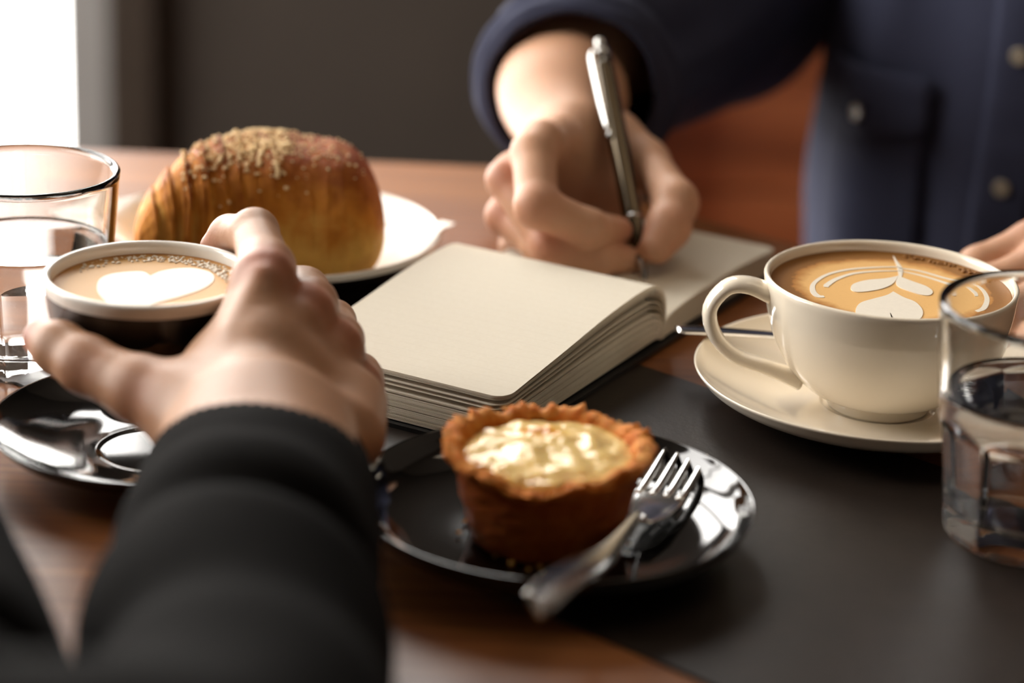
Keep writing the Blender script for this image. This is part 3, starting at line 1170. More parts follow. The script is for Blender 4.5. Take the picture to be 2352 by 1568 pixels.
for layer in (0, 1):
    for i in range(N_ + 1):
        for j in range(N_ + 1):
            u, v = (i / N_ - .5) * side, (j / N_ - .5) * side
            p = cen + ndir * (u + v) / math.sqrt(2) + npp * (u - v) / math.sqrt(2)
            r = float(np.hypot(*p))
            z = plate_z(r) if r < Q_R else Q_H + 0.0012 + (r - Q_R) * 0.12
            nz = noise.noise(Vector((p[0] * 40, p[1] * 40, .3)))
            z += 0.0009 + abs(nz) * 0.0030 * min(1, r / .05) + layer * 0.00025
            V.append((p[0], p[1], z - 0.004))
for layer in (0, 1):
    o = layer * (N_ + 1) ** 2
    for i in range(N_):
        for j in range(N_):
            a_ = o + i * (N_ + 1) + j
            F.append((a_, a_ + 1, a_ + N_ + 2, a_ + N_ + 1))
mesh('tissue', V, F, M['napkin_paper'], nap)

# croissant: a rolled, layered loaf; axis from the cut spiral end to the blunt right end
ca = np.array((-0.1924, 0.0510, 0.7860))
cb = np.array((-0.0726, 0.0695, 0.7900))
cr_loc = (float((ca + cb)[0] / 2), float((ca + cb)[1] / 2), T + 0.0065)
cro = thing('croissant', cr_loc, 'golden brown layered croissant with a crumb topping on the white napkin', 'croissant')
axis = cb - ca
Lc = np.linalg.norm(axis[:2])
ud = np.array([axis[0], axis[1], 0]) / Lc
vd = np.array([-ud[1], ud[0], 0])
ns, na = 190, 132
V, F, bl = [], [], []
for i in range(ns + 1):
    s_ = i / ns
    wl_ = min(1.0, (s_ / 0.27)) ** 0.36 if s_ < .27 else 1.0                     # tapering, stepped left end
    wr_ = (1 - max(0.0, (s_ - .74) / .26) ** 2.6) ** 0.5 if s_ < 1 else 0.0      # blunt right end
    w = (0.10 + 0.90 * wl_) * wr_ * (1.0 + 0.07 * math.exp(-((s_ - .60) / .25) ** 2)) if s_ > 0 else 0.02
    for k in range(na):
        a = 2 * math.pi * k / na
        ca_, sa_ = math.cos(a), math.sin(a)
        # leaves of the roll: a helix of steps round the tapering end that dies out along the loaf
        jit = 0.30 * noise.noise(Vector((s_ * 5, ca_ * 1.3, sa_ * 1.3))) + 0.10 * noise.noise(Vector((s_ * 18, ca_ * 5, sa_ * 5)))
        q_ = s_ * 15.0 - a / (2 * math.pi) + jit
        saw = q_ - math.floor(q_)
        amt = 0.095 * math.exp(-(max(0, s_ - 0.18) / 0.20) ** 2) * min(1, s_ * 9) + 0.008
        lay = amt * (min(saw / .86, (1 - saw) / .14) ** 0.8 - 0.5)
        fine = 0.014 * math.sin(q_ * 2 * math.pi * 4.0) * math.exp(-((s_ - 0.20) / 0.24) ** 2)
        lump = 0.06 * noise.noise(Vector((s_ * 5, ca_ * 1.6, sa_ * 1.6 + 4))) + 0.016 * noise.noise(Vector((s_ * 22, ca_ * 6, sa_ * 6)))
        strk = noise.noise(Vector((s_ * 46 + 1.2 * ca_, ca_ * 1.1, sa_ * 1.1 + 9))) * (0.12 + 0.88 * math.exp(-(max(0, s_ - 0.22) / 0.22) ** 2))
        rr_ = w * (1 + lay + fine + lump + 0.014 * strk)
        e = 2.35
        cx_ = math.copysign(abs(ca_) ** (2 / e), ca_) * 0.0390
        cz_ = math.copysign(abs(sa_) ** (2 / e), sa_) * (0.0425 if sa_ > 0 else 0.0290)
        bend = -0.030 * max(0, 1 - s_ / .55) ** 2 - 0.012 * max(0, (s_ - .55) / .45) ** 2 + 0.006
        p = ud * (s_ - .5) * Lc * 1.06 + vd * (cx_ * rr_ + bend) + np.array([0, 0, 0.0290 * (0.62 + 0.38 * wl_) + cz_ * rr_])
        wx, wy = cr_loc[0] + p[0] - QX, cr_loc[1] + p[1] - QY
        p[2] = max(p[2], plate_z(min(Q_R, math.hypot(wx, wy))) + 0.0035 - (cr_loc[2] - T))
        V.append(p)
        top = max(0, sa_)
        pale = 0.30 if (sa_ < 0.12 and s_ > .38) else 0.0
        bl.append(0.06 + 0.58 * top * (0.35 + 0.65 * min(1, s_ * 1.9)) + 3.0 * amt * (saw - 0.45) - pale * min(1, (0.12 - sa_) * 3) + 0.8 * lump + 0.28 * strk + 0.10 * noise.noise(Vector((s_ * 7, ca_ * 2.5, sa_ * 2.5 + 3))))
for i in range(ns):
    for k in range(na):
        F.append((i * na + k, i * na + (k + 1) % na, (i + 1) * na + (k + 1) % na, (i + 1) * na + k))
F.append(tuple(range(na))[::-1])
F.append(tuple(ns * na + k for k in range(na)))
me = bpy.data.meshes.new('crust')
me.from_pydata([tuple(v) for v in V], [], F)
at = me.attributes.new('blush', 'FLOAT', 'POINT')
at.data.foreach_set('value', np.array(bl, np.float32))
me.update()
link('crust', me, M['croissant_crust'], cro)
cb_ = bmesh.new()
random.seed(21)
for _ in range(760):
    i = int(ns * min(.90, max(.20, random.gauss(.50, .16))))
    k = int(na * random.gauss(.262, .060)) % na
    p = V[i * na + k]
    s_ = random.uniform(0.0004, 0.0015) * (1.15 if i < ns * .62 else .7)
    bmesh.ops.create_icosphere(cb_, subdivisions=1, radius=s_, matrix=Matrix.Translation(tuple(p + np.array([0, 0, .0003]))) @ Matrix.Rotation(random.uniform(0, 3), 4, 'X') @ Matrix.Diagonal((1, random.uniform(.6, 1), random.uniform(.5, .9), 1)))
finish(bm_obj('crumb_topping', cb_, M['crumbs'], cro, False), kind='stuff')

# ================================================================ notebook
A_ = np.array((0.0741, -0.0003, 0.7540))
NB_ANG = math.radians(151.2)
e_s = np.array([math.cos(NB_ANG), math.sin(NB_ANG), 0])
e_w = np.array([-math.sin(NB_ANG), math.cos(NB_ANG), 0])
if e_w[1] > 0:
    e_w = -e_w
NB_L = 0.1130
nb = thing('notebook', (float(A_[0]), float(A_[1]), ZM), 'open black notebook with blank cream ruled pages curling up at the spine', 'notebook')


def nb_point(s_, w_, z_):
    return e_s * s_ + e_w * w_ + np.array([0, 0, z_])


def board(w0, w1, name):
    bm = bmesh.new()
    rr_ = 0.006
    outl = []
    c_out = w1
    sgn = 1 if w1 > w0 else -1
    pts = [(-.003, w0), (-.003, w1 - sgn * rr_)]
    for k in range(1, 6):
        a = k / 6 * math.pi / 2
        pts.append((-.003 + rr_ * (1 - math.cos(a)), w1 - sgn * rr_ * (1 - math.sin(a))))
    pts.append((-.003 + rr_, w1))
    pts.append((NB_L + .003 - rr_, w1))
    for k in range(1, 6):
        a = k / 6 * math.pi / 2
        pts.append((NB_L + .003 - rr_ * (1 - math.sin(a)), w1 - sgn * rr_ * (1 - math.cos(a))))
    pts += [(NB_L + .003, w1 - sgn * rr_), (NB_L + .003, w0)]
    lo = [bm.verts.new(nb_point(s_, w_, 0.0)) for s_, w_ in pts]
    hi = [bm.verts.new(nb_point(s_, w_, 0.0020)) for s_, w_ in pts]
    bm.faces.new(lo)
    bm.faces.new(hi[::-1])
    for i in range(len(pts)):
        j = (i + 1) % len(pts)
        bm.faces.new((lo[i], lo[j], hi[j], hi[i]))
    return bm_obj(name, bm, M['notebook_cover'], nb)


board(0.0, 0.169, 'cover_board')
board(0.0, -0.147, 'cover_board')


def sheet(prof, name, corner=0.008, ns=8, nu=44, thick=0.00026):
    """one leaf: prof = (w, z) points from the spine outwards"""
    dense = catmull(prof, 500)
    darc = np.concatenate([[0], np.cumsum(np.linalg.norm(np.diff(dense, axis=0), axis=1))])
    last = corner * np.sin(np.linspace(0, math.pi / 2, 10))
    want = np.concatenate([np.linspace(0, darc[-1] - corner, nu - 9)[:-1], darc[-1] - corner + last])
    nu = len(want)
    c = np.stack([np.interp(want, darc, dense[:, 0]), np.interp(want, darc, dense[:, 1])], 1)
    arc = np.concatenate([[0], np.cumsum(np.linalg.norm(np.diff(c, axis=0), axis=1))])
    tot = arc[-1]
    t = np.gradient(c, axis=0)
    t /= np.linalg.norm(t, axis=1)[:, None]
    nn = np.stack([-t[:, 1], t[:, 0]], 1)
    if nn[-1, 1] < 0:
        nn = -nn
    V, F, UV = [], [], []
    for layer in (0, 1):
        for i in range(nu):
            rem = tot - arc[i]
            inset = corner - math.sqrt(max(0, corner ** 2 - (corner - rem) ** 2)) if rem < corner else 0.0
            for j in range(ns + 1):
                f = j / ns
                s_ = inset + (NB_L - 2 * inset) * f
                off = nn[i] * thick * (0.5 - layer)
                V.append(nb_point(s_, c[i, 0] + off[0], c[i, 1] + off[1]))
                UV.append((arc[i] / 0.0062, s_))
    m = nu * (ns + 1)
    for layer in (0, 1):
        for i in range(nu - 1):
            for j in range(ns):
                a_ = layer * m + i * (ns + 1) + j
                qd = (a_, a_ + 1, a_ + ns + 2, a_ + ns + 1)
                F.append(qd if layer == 0 else qd[::-1])
    for j in range(ns):
        a_ = (nu - 1) * (ns + 1) + j
        F.append((a_, a_ + 1, a_ + 1 + m, a_ + m))
    for i in range(nu - 1):
        a_ = i * (ns + 1)
        F.append((a_, a_ + ns + 1, a_ + ns + 1 + m, a_ + m))
        b_ = a_ + ns
        F.append((b_, b_ + ns + 1, b_ + ns + 1 + m, b_ + m))
    me = bpy.data.meshes.new(name)
    me.from_pydata([tuple(v) for v in V], [], F)
    uv = me.uv_layers.new(name='UVMap')
    li = np.zeros(len(me.loops), np.int32)
    me.loops.foreach_get('vertex_index', li)
    uv.data.foreach_set('uv', np.array(UV, np.float32)[li].ravel())
    me.update()
    return link(name, me, M['page_paper'], nb, True, 40)


TOPP = np.array([(0.0005, 0.0050), (-0.0030, 0.0150), (0.0000, 0.0265), (0.0105, 0.0338), (0.0270, 0.0352), (0.0620, 0.0328), (0.1050, 0.0275), (0.1570, 0.0215)])
LOWP = np.array([(0.0005, 0.0030), (0.0010, 0.0040), (0.0040, 0.0050), (0.0110, 0.0054), (0.0280, 0.0050), (0.0640, 0.0042), (0.1080, 0.0034), (0.1660, 0.0028)])
random.seed(4)
levels = ([0.0, .009, .018, .027, .036, .045, .054, .075, .084, .115, .124, .165, .30, .309, .40, .52, .531, .541, .552]
          + [.60 + .0125 * k for k in range(8)] + [.715 + .0125 * k for k in range(7)] + [.82 + .0125 * k for k in range(8)] + [.93, .945, .96, .98, 1.0])
for q_ in levels:
    # the bend near the spine closes up faster than the fore edge
    wgt = np.linspace(0, 1, 8)
    tt = q_ ** (0.80 + 0.55 * wgt)
    pr = TOPP * (1 - tt[:, None]) + LOWP * tt[:, None]
    if q_ > 0:
        pr[:, 1] += np.array([0, 0, 0, 0, 1, 1, 1, 1]) * random.uniform(-.00012, .00012)
    sheet(pr, 'page')
RT = np.array([(-0.0005, 0.0050), (0.0, 0.0090), (-0.004, 0.0125), (-0.014, 0.0150), (-0.040, 0.0165), (-0.080, 0.0170), (-0.110, 0.0160), (-0.140, 0.0140)])
RL = np.array([(-0.0005, 0.0030), (-0.001, 0.0036), (-0.006, 0.0040), (-0.016, 0.0040), (-0.040, 0.0036), (-0.080, 0.0032), (-0.110, 0.0029), (-0.144, 0.0027)])
for q_ in np.linspace(0, 1, 16):
    pr = RT * (1 - q_) + RL * q_
    sheet(pr, 'page')


# ================================================================ people
def V3(p):
    return np.array(p, float)


def build_hand(lo, hi, h, wrist, mcps, fingers, thumb, forearm, extra=(), r_meta=0.0115, tendons=()):
    """palm from wrist to knuckles, five fingers kept apart from each other, forearm; -> Field"""
    P = Field(lo, hi, h)
    for (pts, rad) in forearm:
        P.chain(pts, rad, 0.012, 0.012)
    for m, rm in mcps:
        P.chain([wrist, 0.45 * V3(wrist) + 0.55 * V3(m), m], [r_meta + .003, r_meta + .001, rm], 0.008, 0.010)
    for pts, rad in extra:
        P.chain(pts, rad, 0.008, 0.012)
    G = Field(lo, hi, h)
    for pts, rad in fingers:
        G.chain(pts, rad, 0.0045, 0.0012)
    P.union(G, 0.0065)
    Th = Field(lo, hi, h)
    Th.chain(thumb[0], thumb[1], 0.006, 0.0)
    P.union(Th, 0.007)
    for pts, rad in tendons:
        P.chain(pts, rad, 0.002, 0.006)
    return P


def blush_of(V, spots):
    b = np.zeros(len(V))
    for p, r, a in spots:
        d2 = ((V - V3(p)) ** 2).sum(1)
        b = np.maximum(b, a * np.exp(-d2 / r ** 2))
    return np.clip(b, 0, 1)


def nail(parent, tip, back, out, w=0.0052, l=0.0068, rad=0.0078):
    """a small curved plate on the back of a finger tip: 'back' points to the knuckle, 'out' away from the pad"""
    tip, back, out = V3(tip), V3(back), V3(out)
    back /= np.linalg.norm(back)
    out -= back * (out @ back)
    out /= np.linalg.norm(out)
    side = np.cross(back, out)
    V, F = [], []
    n, m = 10, 8
    for layer in (0, 1):
        for i in range(n + 1):
            for j in range(m + 1):
                u = i / n
                v = j / m * 2 - 1
                ww = w * (1 - 0.55 * max(0, (0.22 - u) / .22) ** 2) * (1 - 0.35 * max(0, (u - .75) / .25) ** 2)
                ang = v * ww / rad
                V.append(tip + back * (u * l * 2 - l) + side * math.sin(ang) * rad + out * (math.cos(ang) * rad + 0.0003 - layer * .0007 - 0.0010 * max(0, (0.3 - u)) ** 1))
    for layer in (0, 1):
        o = layer * (n + 1) * (m + 1)
        for i in range(n):
            for j in range(m):
                a = o + i * (m + 1) + j
                F.append((a, a + 1, a + m + 2, a + m + 1))
    return mesh('fingernail', shift(parent, V), F, M['nail'], parent)


# ---------------------------------------------------------------- near person: right hand on the black cup, black knitted sleeves
near = thing('person', (-0.39, -0.93, 0.0), 'person in a black knitted sweater whose hand grips the black cup, seen from behind', 'person')
wr = (-0.0961, -0.2620, 0.8048)
fingers = [
    ([(-0.1027, -0.1860, 0.8404), (-0.1036, -0.1720, 0.8399), (-0.1128, -0.1340, 0.8437), (-0.1263, -0.1120, 0.8348), (-0.1331, -0.1070, 0.8276)], [.0128, .0118, .0098, .0085, .0072]),
    ([(-0.0861, -0.1860, 0.8256), (-0.0854, -0.1700, 0.8243), (-0.0911, -0.1320, 0.8172), (-0.1110, -0.1140, T + .0660), (-0.1280, -0.1165, T + .0620)], [.0125, .0112, .0100, .0088, .0075]),
    ([(-0.0734, -0.1880, 0.8119), (-0.0733, -0.1720, 0.8096), (-0.0784, -0.1340, 0.8040), (-0.1060, -0.1180, T + .0500), (-0.1255, -0.1215, T + .0480)], [.0118, .0105, .0094, .0082, .0070]),
    ([(-0.0632, -0.1900, 0.7958), (-0.0635, -0.1760, 0.7939), (-0.0656, -0.1460, 0.7852), (-0.1000, -0.1310, T + .0360), (-0.1220, -0.1360, T + .0350)], [.0105, .0096, .0084, .0072, .0062]),
]
mcps = [((-0.1032, -0.1880, 0.8382), .0115), ((-0.0864, -0.1880, 0.8238), .0112), ((-0.0736, -0.1900, 0.8104), .0108), ((-0.0638, -0.1920, 0.7946), .0100)]
thumb = ([(-0.1223, -0.2500, 0.8052), (-0.1450, -0.2360, 0.8082), (-0.1706, -0.2180, 0.8113), (-0.1839, -0.2055, 0.8132), (-0.1927, -0.1965, 0.8137)], [.0165, .0132, .0112, .0104, .0084])
extra = [([(-0.1283, -0.2440, 0.8071), (-0.1175, -0.2150, 0.8142), (-0.1069, -0.1930, 0.8284)], [.0150, .0115, .0105]),      # web and first interosseus
         ([(-0.1172, -0.2500, 0.7981), (-0.1054, -0.2350, 0.8093), (-0.1016, -0.2080, 0.8217)], [.0180, .0165, .0135]),
         ([(-0.0629, -0.2450, 0.7967), (-0.0626, -0.2150, 0.7979)], [.0150, .0135])]
tendons = [([(-0.1015, -0.1990, 0.8439), (-0.1103, -0.2235, 0.8288), (-0.1081, -0.2485, 0.8181)], [.0058, .0036, .0026]),
           ([(-0.0864, -0.2010, 0.8284), (-0.0978, -0.2265, 0.8212), (-0.0994, -0.2500, 0.8172)], [.0062, .0042, .0028]),
           ([(-0.0729, -0.2010, 0.8145), (-0.0822, -0.2250, 0.8121)], [.0045, .0028])]
fore = [([wr, (-0.0902, -0.3150, 0.7982), (-0.0835, -0.4000, 0.7962), (-0.085, -0.52, T + 0.055)], [.0285, .0300, .0330, .036])]
wr2 = V3(wr)
fore.append(([(-0.1114, -0.2620, 0.8014), (-0.1054, -0.3150, 0.7974)], [.022, .025]))
fore.append(([(-0.0802, -0.2620, 0.8029), (-0.0750, -0.3150, 0.7989)], [.022, .025]))
FH = build_hand((-0.235, -0.40, T + 0.0), (-0.02, -0.085, T + 0.125), 0.00125, wr, mcps, fingers, thumb, fore, extra, tendons=tendons)
V, Q = FH.skin(2)
# the sleeve hides the rest: the same body goes on as a coarser arm, shoulder and chest
FB = Field((-0.75, -1.20, 0.36), (0.05, -0.05, 1.30), 0.012)
FB.chain([(-0.090, -0.36, T + .047), (-0.075, -0.545, T + .055), (-0.125, -0.70, T + .115), (-0.22, -0.87, T + .22)], [.031, .034, .036, .042], .01, .01)
FB.chain([(-0.2446, -0.2929, 0.7900), (-0.2070, -0.3945, 0.7940), (-0.1774, -0.4844, 0.7970), (-0.195, -0.545, T + .056), (-0.36, -0.70, T + .115), (-0.555, -0.865, T + .215)], [.022, .026, .030, .034, .036, .042], .01, .01)
FB.chain([(-0.22, -0.89, T + .22), (-0.39, -0.92, T + .25), (-0.56, -0.89, T + .22)], [.045, .075, .045], .03, .03)
FB.chain([(-0.39, -0.92, T + .22), (-0.39, -0.94, T - .05), (-0.39, -0.95, T - .24)], [.125, .12, .13], .06, .05)
FB.chain([(-0.39, -0.91, T + .27), (-0.39, -0.89, T + .42)], [.06, .055], .02, .03)
V2, Q2 = FB.skin(2)
lw = V3((-0.2446, -0.2929, 0.7900))                                     # loose left hand beyond the edge of the picture
hd = lw - V3((-0.2098, -0.3770, 0.7920))
hd[2] = 0
hd /= np.linalg.norm(hd)
hr = np.array([hd[1], -hd[0], 0])


def lh(f, r, z):
    """along the forearm, to its right, above the table"""
    p = lw + hd * f + hr * r
    return (p[0], p[1], T + z)


lm = [(lh(.075, .028, .044), .012), (lh(.078, .008, .043), .012), (lh(.074, -.012, .038), .0115), (lh(.064, -.030, .031), .0105)]
lf = []
for m, r in lm:
    m = V3(m)
    lf.append(([m, m + hd * .030 + V3((0, 0, -.010)), m + hd * .044 + V3((0, 0, -.022)), (m + hd * .050)[:2].tolist() + [T + .0095]], [r, .0098, .0088, .0078]))
lth = ([lh(.020, .024, .034), lh(.045, .046, .026), lh(.070, .050, .017), lh(.088, .044, .0115)], [.015, .0122, .0105, .0085])
HN = build_hand(tuple(lw + V3((-.10, -.12, T + 0.0 - lw[2]))), tuple(lw + V3((.10, .16, T + .085 - lw[2]))), 0.0022, lh(0, 0, .036), lm, lf, lth, [([lh(0, 0, .036), lh(-.10, 0, .040)], [.024, .029])])
V5, Q5 = HN.skin(2)
V2, Q2 = np.vstack([V2, V5]), np.vstack([Q2, Q5 + len(V2)])
sp = [((-0.1029, -0.1900, 0.8492), .014, .75), ((-0.0851, -0.1880, 0.8324), .013, .75), ((-0.0721, -0.1900, 0.8175), .012, .7), ((-0.0626, -0.1900, 0.7997), .011, .7),
      ((-0.1970, -0.1960, 0.8133), .011, .9), ((-0.1319, -0.1100, 0.8299), .012, .6), ((-0.1430, -0.2480, 0.8126), .012, .35), ((-0.1688, -0.2280, 0.8148), .010, .3)]
Vall = np.vstack([V, V2])
np_mesh('body', Vall - np.array(near.location), np.vstack([Q, Q2 + len(V)]), M['skin_near_dim'], near, blush_of(Vall, sp))


def fold(s_, c, w_, amp):
    return amp * math.exp(-((s_ - c) / w_) ** 2)


def knit_disp(s_, a):
    d = 0.0
    # the cuff band ends in a ridge, then soft folds follow
    sh = 0.018 * math.sin(a + 0.7)
    for c, w_, amp in ((0.372, .045, .0030), (0.445, .022, -.0060), (0.50, .040, .0034), (0.585, .028, -.0040), (0.63, .035, .0026), (0.72, .04, -.003)):
        d += fold(s_ + sh, c, w_, amp * (0.75 + 0.35 * math.sin(a * 2 + c * 20)))
    d += 0.0010 * noise.noise(Vector((s_ * 16, math.cos(a) * 1.5, math.sin(a) * 1.5)))
    if s_ < 0.30:
        d += 0.00030 * math.cos(a * 60)
    return d


c_lo = (-0.0944, -0.2820, 0.7943)
path = catmull([c_lo, (-0.0919, -0.3100, 0.7959), (-0.0891, -0.3520, 0.7961), (-0.0860, -0.425, T + .0475), (-0.075, -0.545, T + .056), (-0.125, -0.70, T + .115), (-0.215, -0.865, T + .215)], 110)
tt = np.linspace(0, 1, 110)
rz_ = np.interp(tt, [0, .10, .2, .4, .6, .8, 1], [.0325, .0345, .0395, .0450, .050, .060, .080])
rx_ = np.interp(tt, [0, .10, .2, .4, .6, .8, 1], [.0430, .0440, .0450, .0460, .050, .062, .080])
vf1 = tube(path, rz_, rx_, 120, knit_disp, lip=0.0028, floor=T + 0.0012)
pathL = catmull([(-0.2218, -0.3481, 0.7930), (-0.2064, -0.3965, 0.7950), (-0.1774, -0.4844, 0.7970), (-0.195, -0.545, T + .056), (-0.36, -0.70, T + .115), (-0.555, -0.865, T + .215)], 90)
tt = np.linspace(0, 1, 90)
vf2 = tube(pathL, np.interp(tt, [0, .2, .5, .8, 1], [.036, .043, .047, .060, .080]), np.interp(tt, [0, .2, .5, .8, 1], [.041, .047, .051, .062, .080]), 72, knit_disp, lip=0.0028, floor=T + 0.0012)
pt_ = catmull([(-0.39, -0.90, T + .37), (-0.39, -0.91, T + .33), (-0.39, -0.92, T + .26), (-0.39, -0.93, T + .12), (-0.39, -0.94, T - .08), (-0.39, -0.945, T - .29)], 50)
tt = np.linspace(0, 1, 50)
vf3 = tube(pt_, np.interp(tt, [0, .07, .16, .3, .6, 1], [.066, .080, .125, .145, .150, .160]), np.interp(tt, [0, .07, .16, .3, .6, 1], [.066, .095, .215, .225, .205, .210]), 72,
           lambda s_, a: 0.004 * noise.noise(Vector((s_ * 8, math.cos(a) * 2, math.sin(a) * 2))), up=(0, 1, 0), lip=0.004)
V, F = merge(vf1, vf2, vf3)
mesh('sweater', shift(near, V), F, M['black_knit'], near)

# ---------------------------------------------------------------- pen
pt0 = np.array((0.0673, 0.0490, 0.7655))
pt1 = np.array((0.0405, 0.1680, 0.8657))
pd = pt1 - pt0
PL = np.linalg.norm(pd)
pd /= PL
pen = thing('ballpoint_pen', tuple(pt0), 'dark bronze ballpoint pen with a chrome clip, held over the notebook', 'pen')


def pen_part(name, prof, mat, seg=28):
    o = lathe(name, prof, mat, pen, seg)
    o.rotation_euler = Vector(pd).to_track_quat('Z', 'Y').to_euler()
    return o


pen_part('tip', [(0, 0), (.0005, .0002), (.0008, .003), (.0017, .006), (.0027, .0125), (.0031, .0165), (0, .0165)], M['pen_chrome'])
pen_part('barrel', [(0, .0166), (.0033, .0166), (.0046, .030), (.0052, .045), (.0053, .0510), (.0053, .0670), (.0054, .090), (.0052, PL - .020), (.0048, PL - .0135), (0, PL - .0135)], M['pen_bronze'])
pen_part('ring', [(.0048, .0400), (.0056, .0402), (.0056, .0416), (.0048, .0418)], M['pen_chrome'])
pen_part('cap', [(0, PL - .0134), (.0049, PL - .0134), (.0049, PL - .0085), (.0040, PL - .0075), (0, PL - .0075)], M['pen_chrome'])
pen_part('push_button', [(0, PL - .0074), (.0030, PL - .0074), (.0031, PL - .001), (.0024, PL), (0, PL + .0002)], M['pen_chrome'])
# clip on the side that faces the camera and the window
cdir = np.array([-0.62, -0.72, 0.0])
cdir -= pd * (cdir @ pd)
cdir /= np.linalg.norm(cdir)
cp = catmull([pt0 + pd * (PL - .0110) + cdir * .0040, pt0 + pd * (PL - .0100) + cdir * .0072, pt0 + pd * (PL - .016) + cdir * .0088, pt0 + pd * (PL - .034) + cdir * .0085,
              pt0 + pd * (PL - .058) + cdir * .0074, pt0 + pd * (PL - .0635) + cdir * .0062, pt0 + pd * (PL - .0665) + cdir * .0080], 40)
V, F = tube(cp, 0.0007, 0.0020, 12, up=tuple(cdir))
mesh('clip', shift(pen, V), F, M['pen_chrome'], pen)

# ---------------------------------------------------------------- writer across the table
wp_ = thing('person', (0.36, 0.42, 0.0), 'person in a dark blue denim shirt writing in the notebook, sleeves rolled up', 'person')
Y0 = float(pt0[1])


def on_pen(t):
    return pt0 + pd * t


ix_tip = on_pen(0.0335) + np.array([-0.0088, -0.0030, 0.0010])
fingers = [
    ([(0.0100, 0.0890, 0.8275), (0.0070, 0.0790, 0.8250), (0.0096, 0.0450, 0.8068), (0.0365, 0.0490, 0.7952), tuple(ix_tip)], [.0120, .0114, .0110, .0096, .0072]),
    ([(-0.0029, 0.0950, 0.8088), (-0.0062, 0.0870, 0.8081), (0.0170, 0.0530, 0.7833), (0.0415, 0.0550, 0.7772), (0.0589, 0.0670, 0.7736)], [.0112, .0104, .0098, .0088, .0074]),
    ([(-0.0039, 0.1010, 0.7863), (-0.0066, 0.0950, 0.7857), (0.0130, 0.068, T + .0280), (0.0360, 0.070, T + .0262), (0.0570, 0.083, T + .0245)], [.0106, .0098, .0092, .0084, .0072]),
    ([(0.0015, 0.1090, 0.7656), (0.0006, 0.1030, 0.7650), (0.0165, 0.088, T + .0255), (0.0360, 0.093, T + .0240), (0.0540, 0.106, T + .0235)], [.0098, .0088, .0082, .0074, .0064]),
]
wr = (0.0288, 0.1470, 0.8154)
mcps = [((0.0114, 0.0910, 0.8266), .0112), ((-0.0015, 0.0970, 0.8078), .0108), ((-0.0025, 0.1040, 0.7850), .0102), ((0.0025, 0.1110, 0.7626), .0095)]
th_tip = on_pen(0.0300) + np.array([0.0105, -0.0005, -0.0005])
thumb = ([(0.0517, 0.1470, 0.8165), (0.0682, 0.1270, 0.8096), (0.0824, 0.0870, 0.7995), (0.0785, 0.0710, 0.7912), (0.0728, 0.0620, 0.7829)], [.0150, .0114, .0112, .0110, .0092])
extra = [([(0.0490, 0.1530, 0.8043), (0.0271, 0.1230, 0.8081)], [.0120, .0110]),
         ([(0.0534, 0.1490, 0.8081), (0.0492, 0.1270, 0.7897), (0.0406, 0.1150, 0.7709)], [.0150, .0150, .0130]),
         ([wr, (0.0163, 0.1240, 0.7620)], [.018, .0135]),
         ([(0.0233, 0.1310, 0.7898), (0.0244, 0.1270, 0.7664)], [.013, .013])]
el = (0.112, 0.440, T + 0.075)
fore = [([wr, (0.0245, 0.1990, 0.8234), (0.0269, 0.2690, 0.8347), el], [.0225, .0320, .0380, .042]),
        ([(0.0175, 0.1470, 0.8144), (0.0095, 0.2090, 0.8278)], [.0175, .0230])]
WLO, WHI = (-0.035, -0.01, T + 0.0), (0.125, 0.33, T + 0.145)
FH = build_hand(WLO, WHI, 0.00125, wr, mcps, fingers, thumb, fore, extra, r_meta=0.0120)
V, Q = FH.skin(2)
# other hand, resting loosely on the table behind the cream cup
hx = np.array((0.2537, 0.0218, 0.7780))
HB = Field((float(hx[0]) - .08, float(hx[1]) - .09, T + 0.0), (float(hx[0]) + .20, float(hx[1]) + .14, T + 0.10), 0.0020)


def hp(x, y, z):
    return (float(hx[0]) + x, float(hx[1]) + y, T + z)




wl = hp(0.085, 0.052, .036)
lm = [(hp(0.010, 0.030, .046), .012), (hp(0.012, 0.008, .043), .012), (hp(0.018, -0.012, .038), .0115), (hp(0.030, -0.030, .030), .0105)]
lf = []
for (m, r), dz in zip(lm, (0, -.001, -.002, -.004)):
    m = V3(m)
    lf.append(([m, m + V3((-.030, -.012, -.009)), m + V3((-.036, -.026, -.024)), m + V3((-.018, -.034, -.0285 + dz))], [r, .0098, .0088, .0078]))
lth = ([hp(.062, .060, .030), hp(.030, .062, .024), hp(-.002, .048, .016), hp(-.022, .034, .0125)], [.016, .0125, .0105, .0085])
lfore = [([wl, hp(0.10, 0.060, .042), (0.47, 0.22, T + .07)], [.024, .030, .038])]
HL = build_hand(tuple(HB.lo), tuple(HB.lo + HB.h * (HB.n - 1)), 0.0020, wl, lm, lf, lth, lfore)
V3_, Q3 = HL.skin(2)
FB = Field((-0.02, 0.05, 0.40), (0.78, 0.80, 1.40), 0.012)
SHR, SHL = (0.210, 0.495, T + .240), (0.530, 0.335, T + .240)
FB.chain([(0.0269, 0.2690, 0.8347), el, (0.140, 0.465, T + .100), SHR], [.032, .040, .042, .042], .01, .01)
FB.chain([hp(0.10, 0.060, .042), (0.47, 0.22, T + .07), (0.53, 0.255, T + .115), SHL], [.030, .038, .042, .042], .01, .01)
FB.chain([SHR, (0.370, 0.420, T + .25), SHL], [.040, .06, .040], .03, .03)
FB.chain([(0.366, 0.420, T + .26), (0.364, 0.41, T + .00), (0.37, 0.45, T - .22)], [.10, .10, .11], .06, .05)
FB.chain([(0.368, 0.42, T + .30), (0.365, 0.40, T + .43)], [.06, .055], .02, .03)
V4, Q4 = FB.skin(2)
Vall = np.vstack([V, V3_, V4])
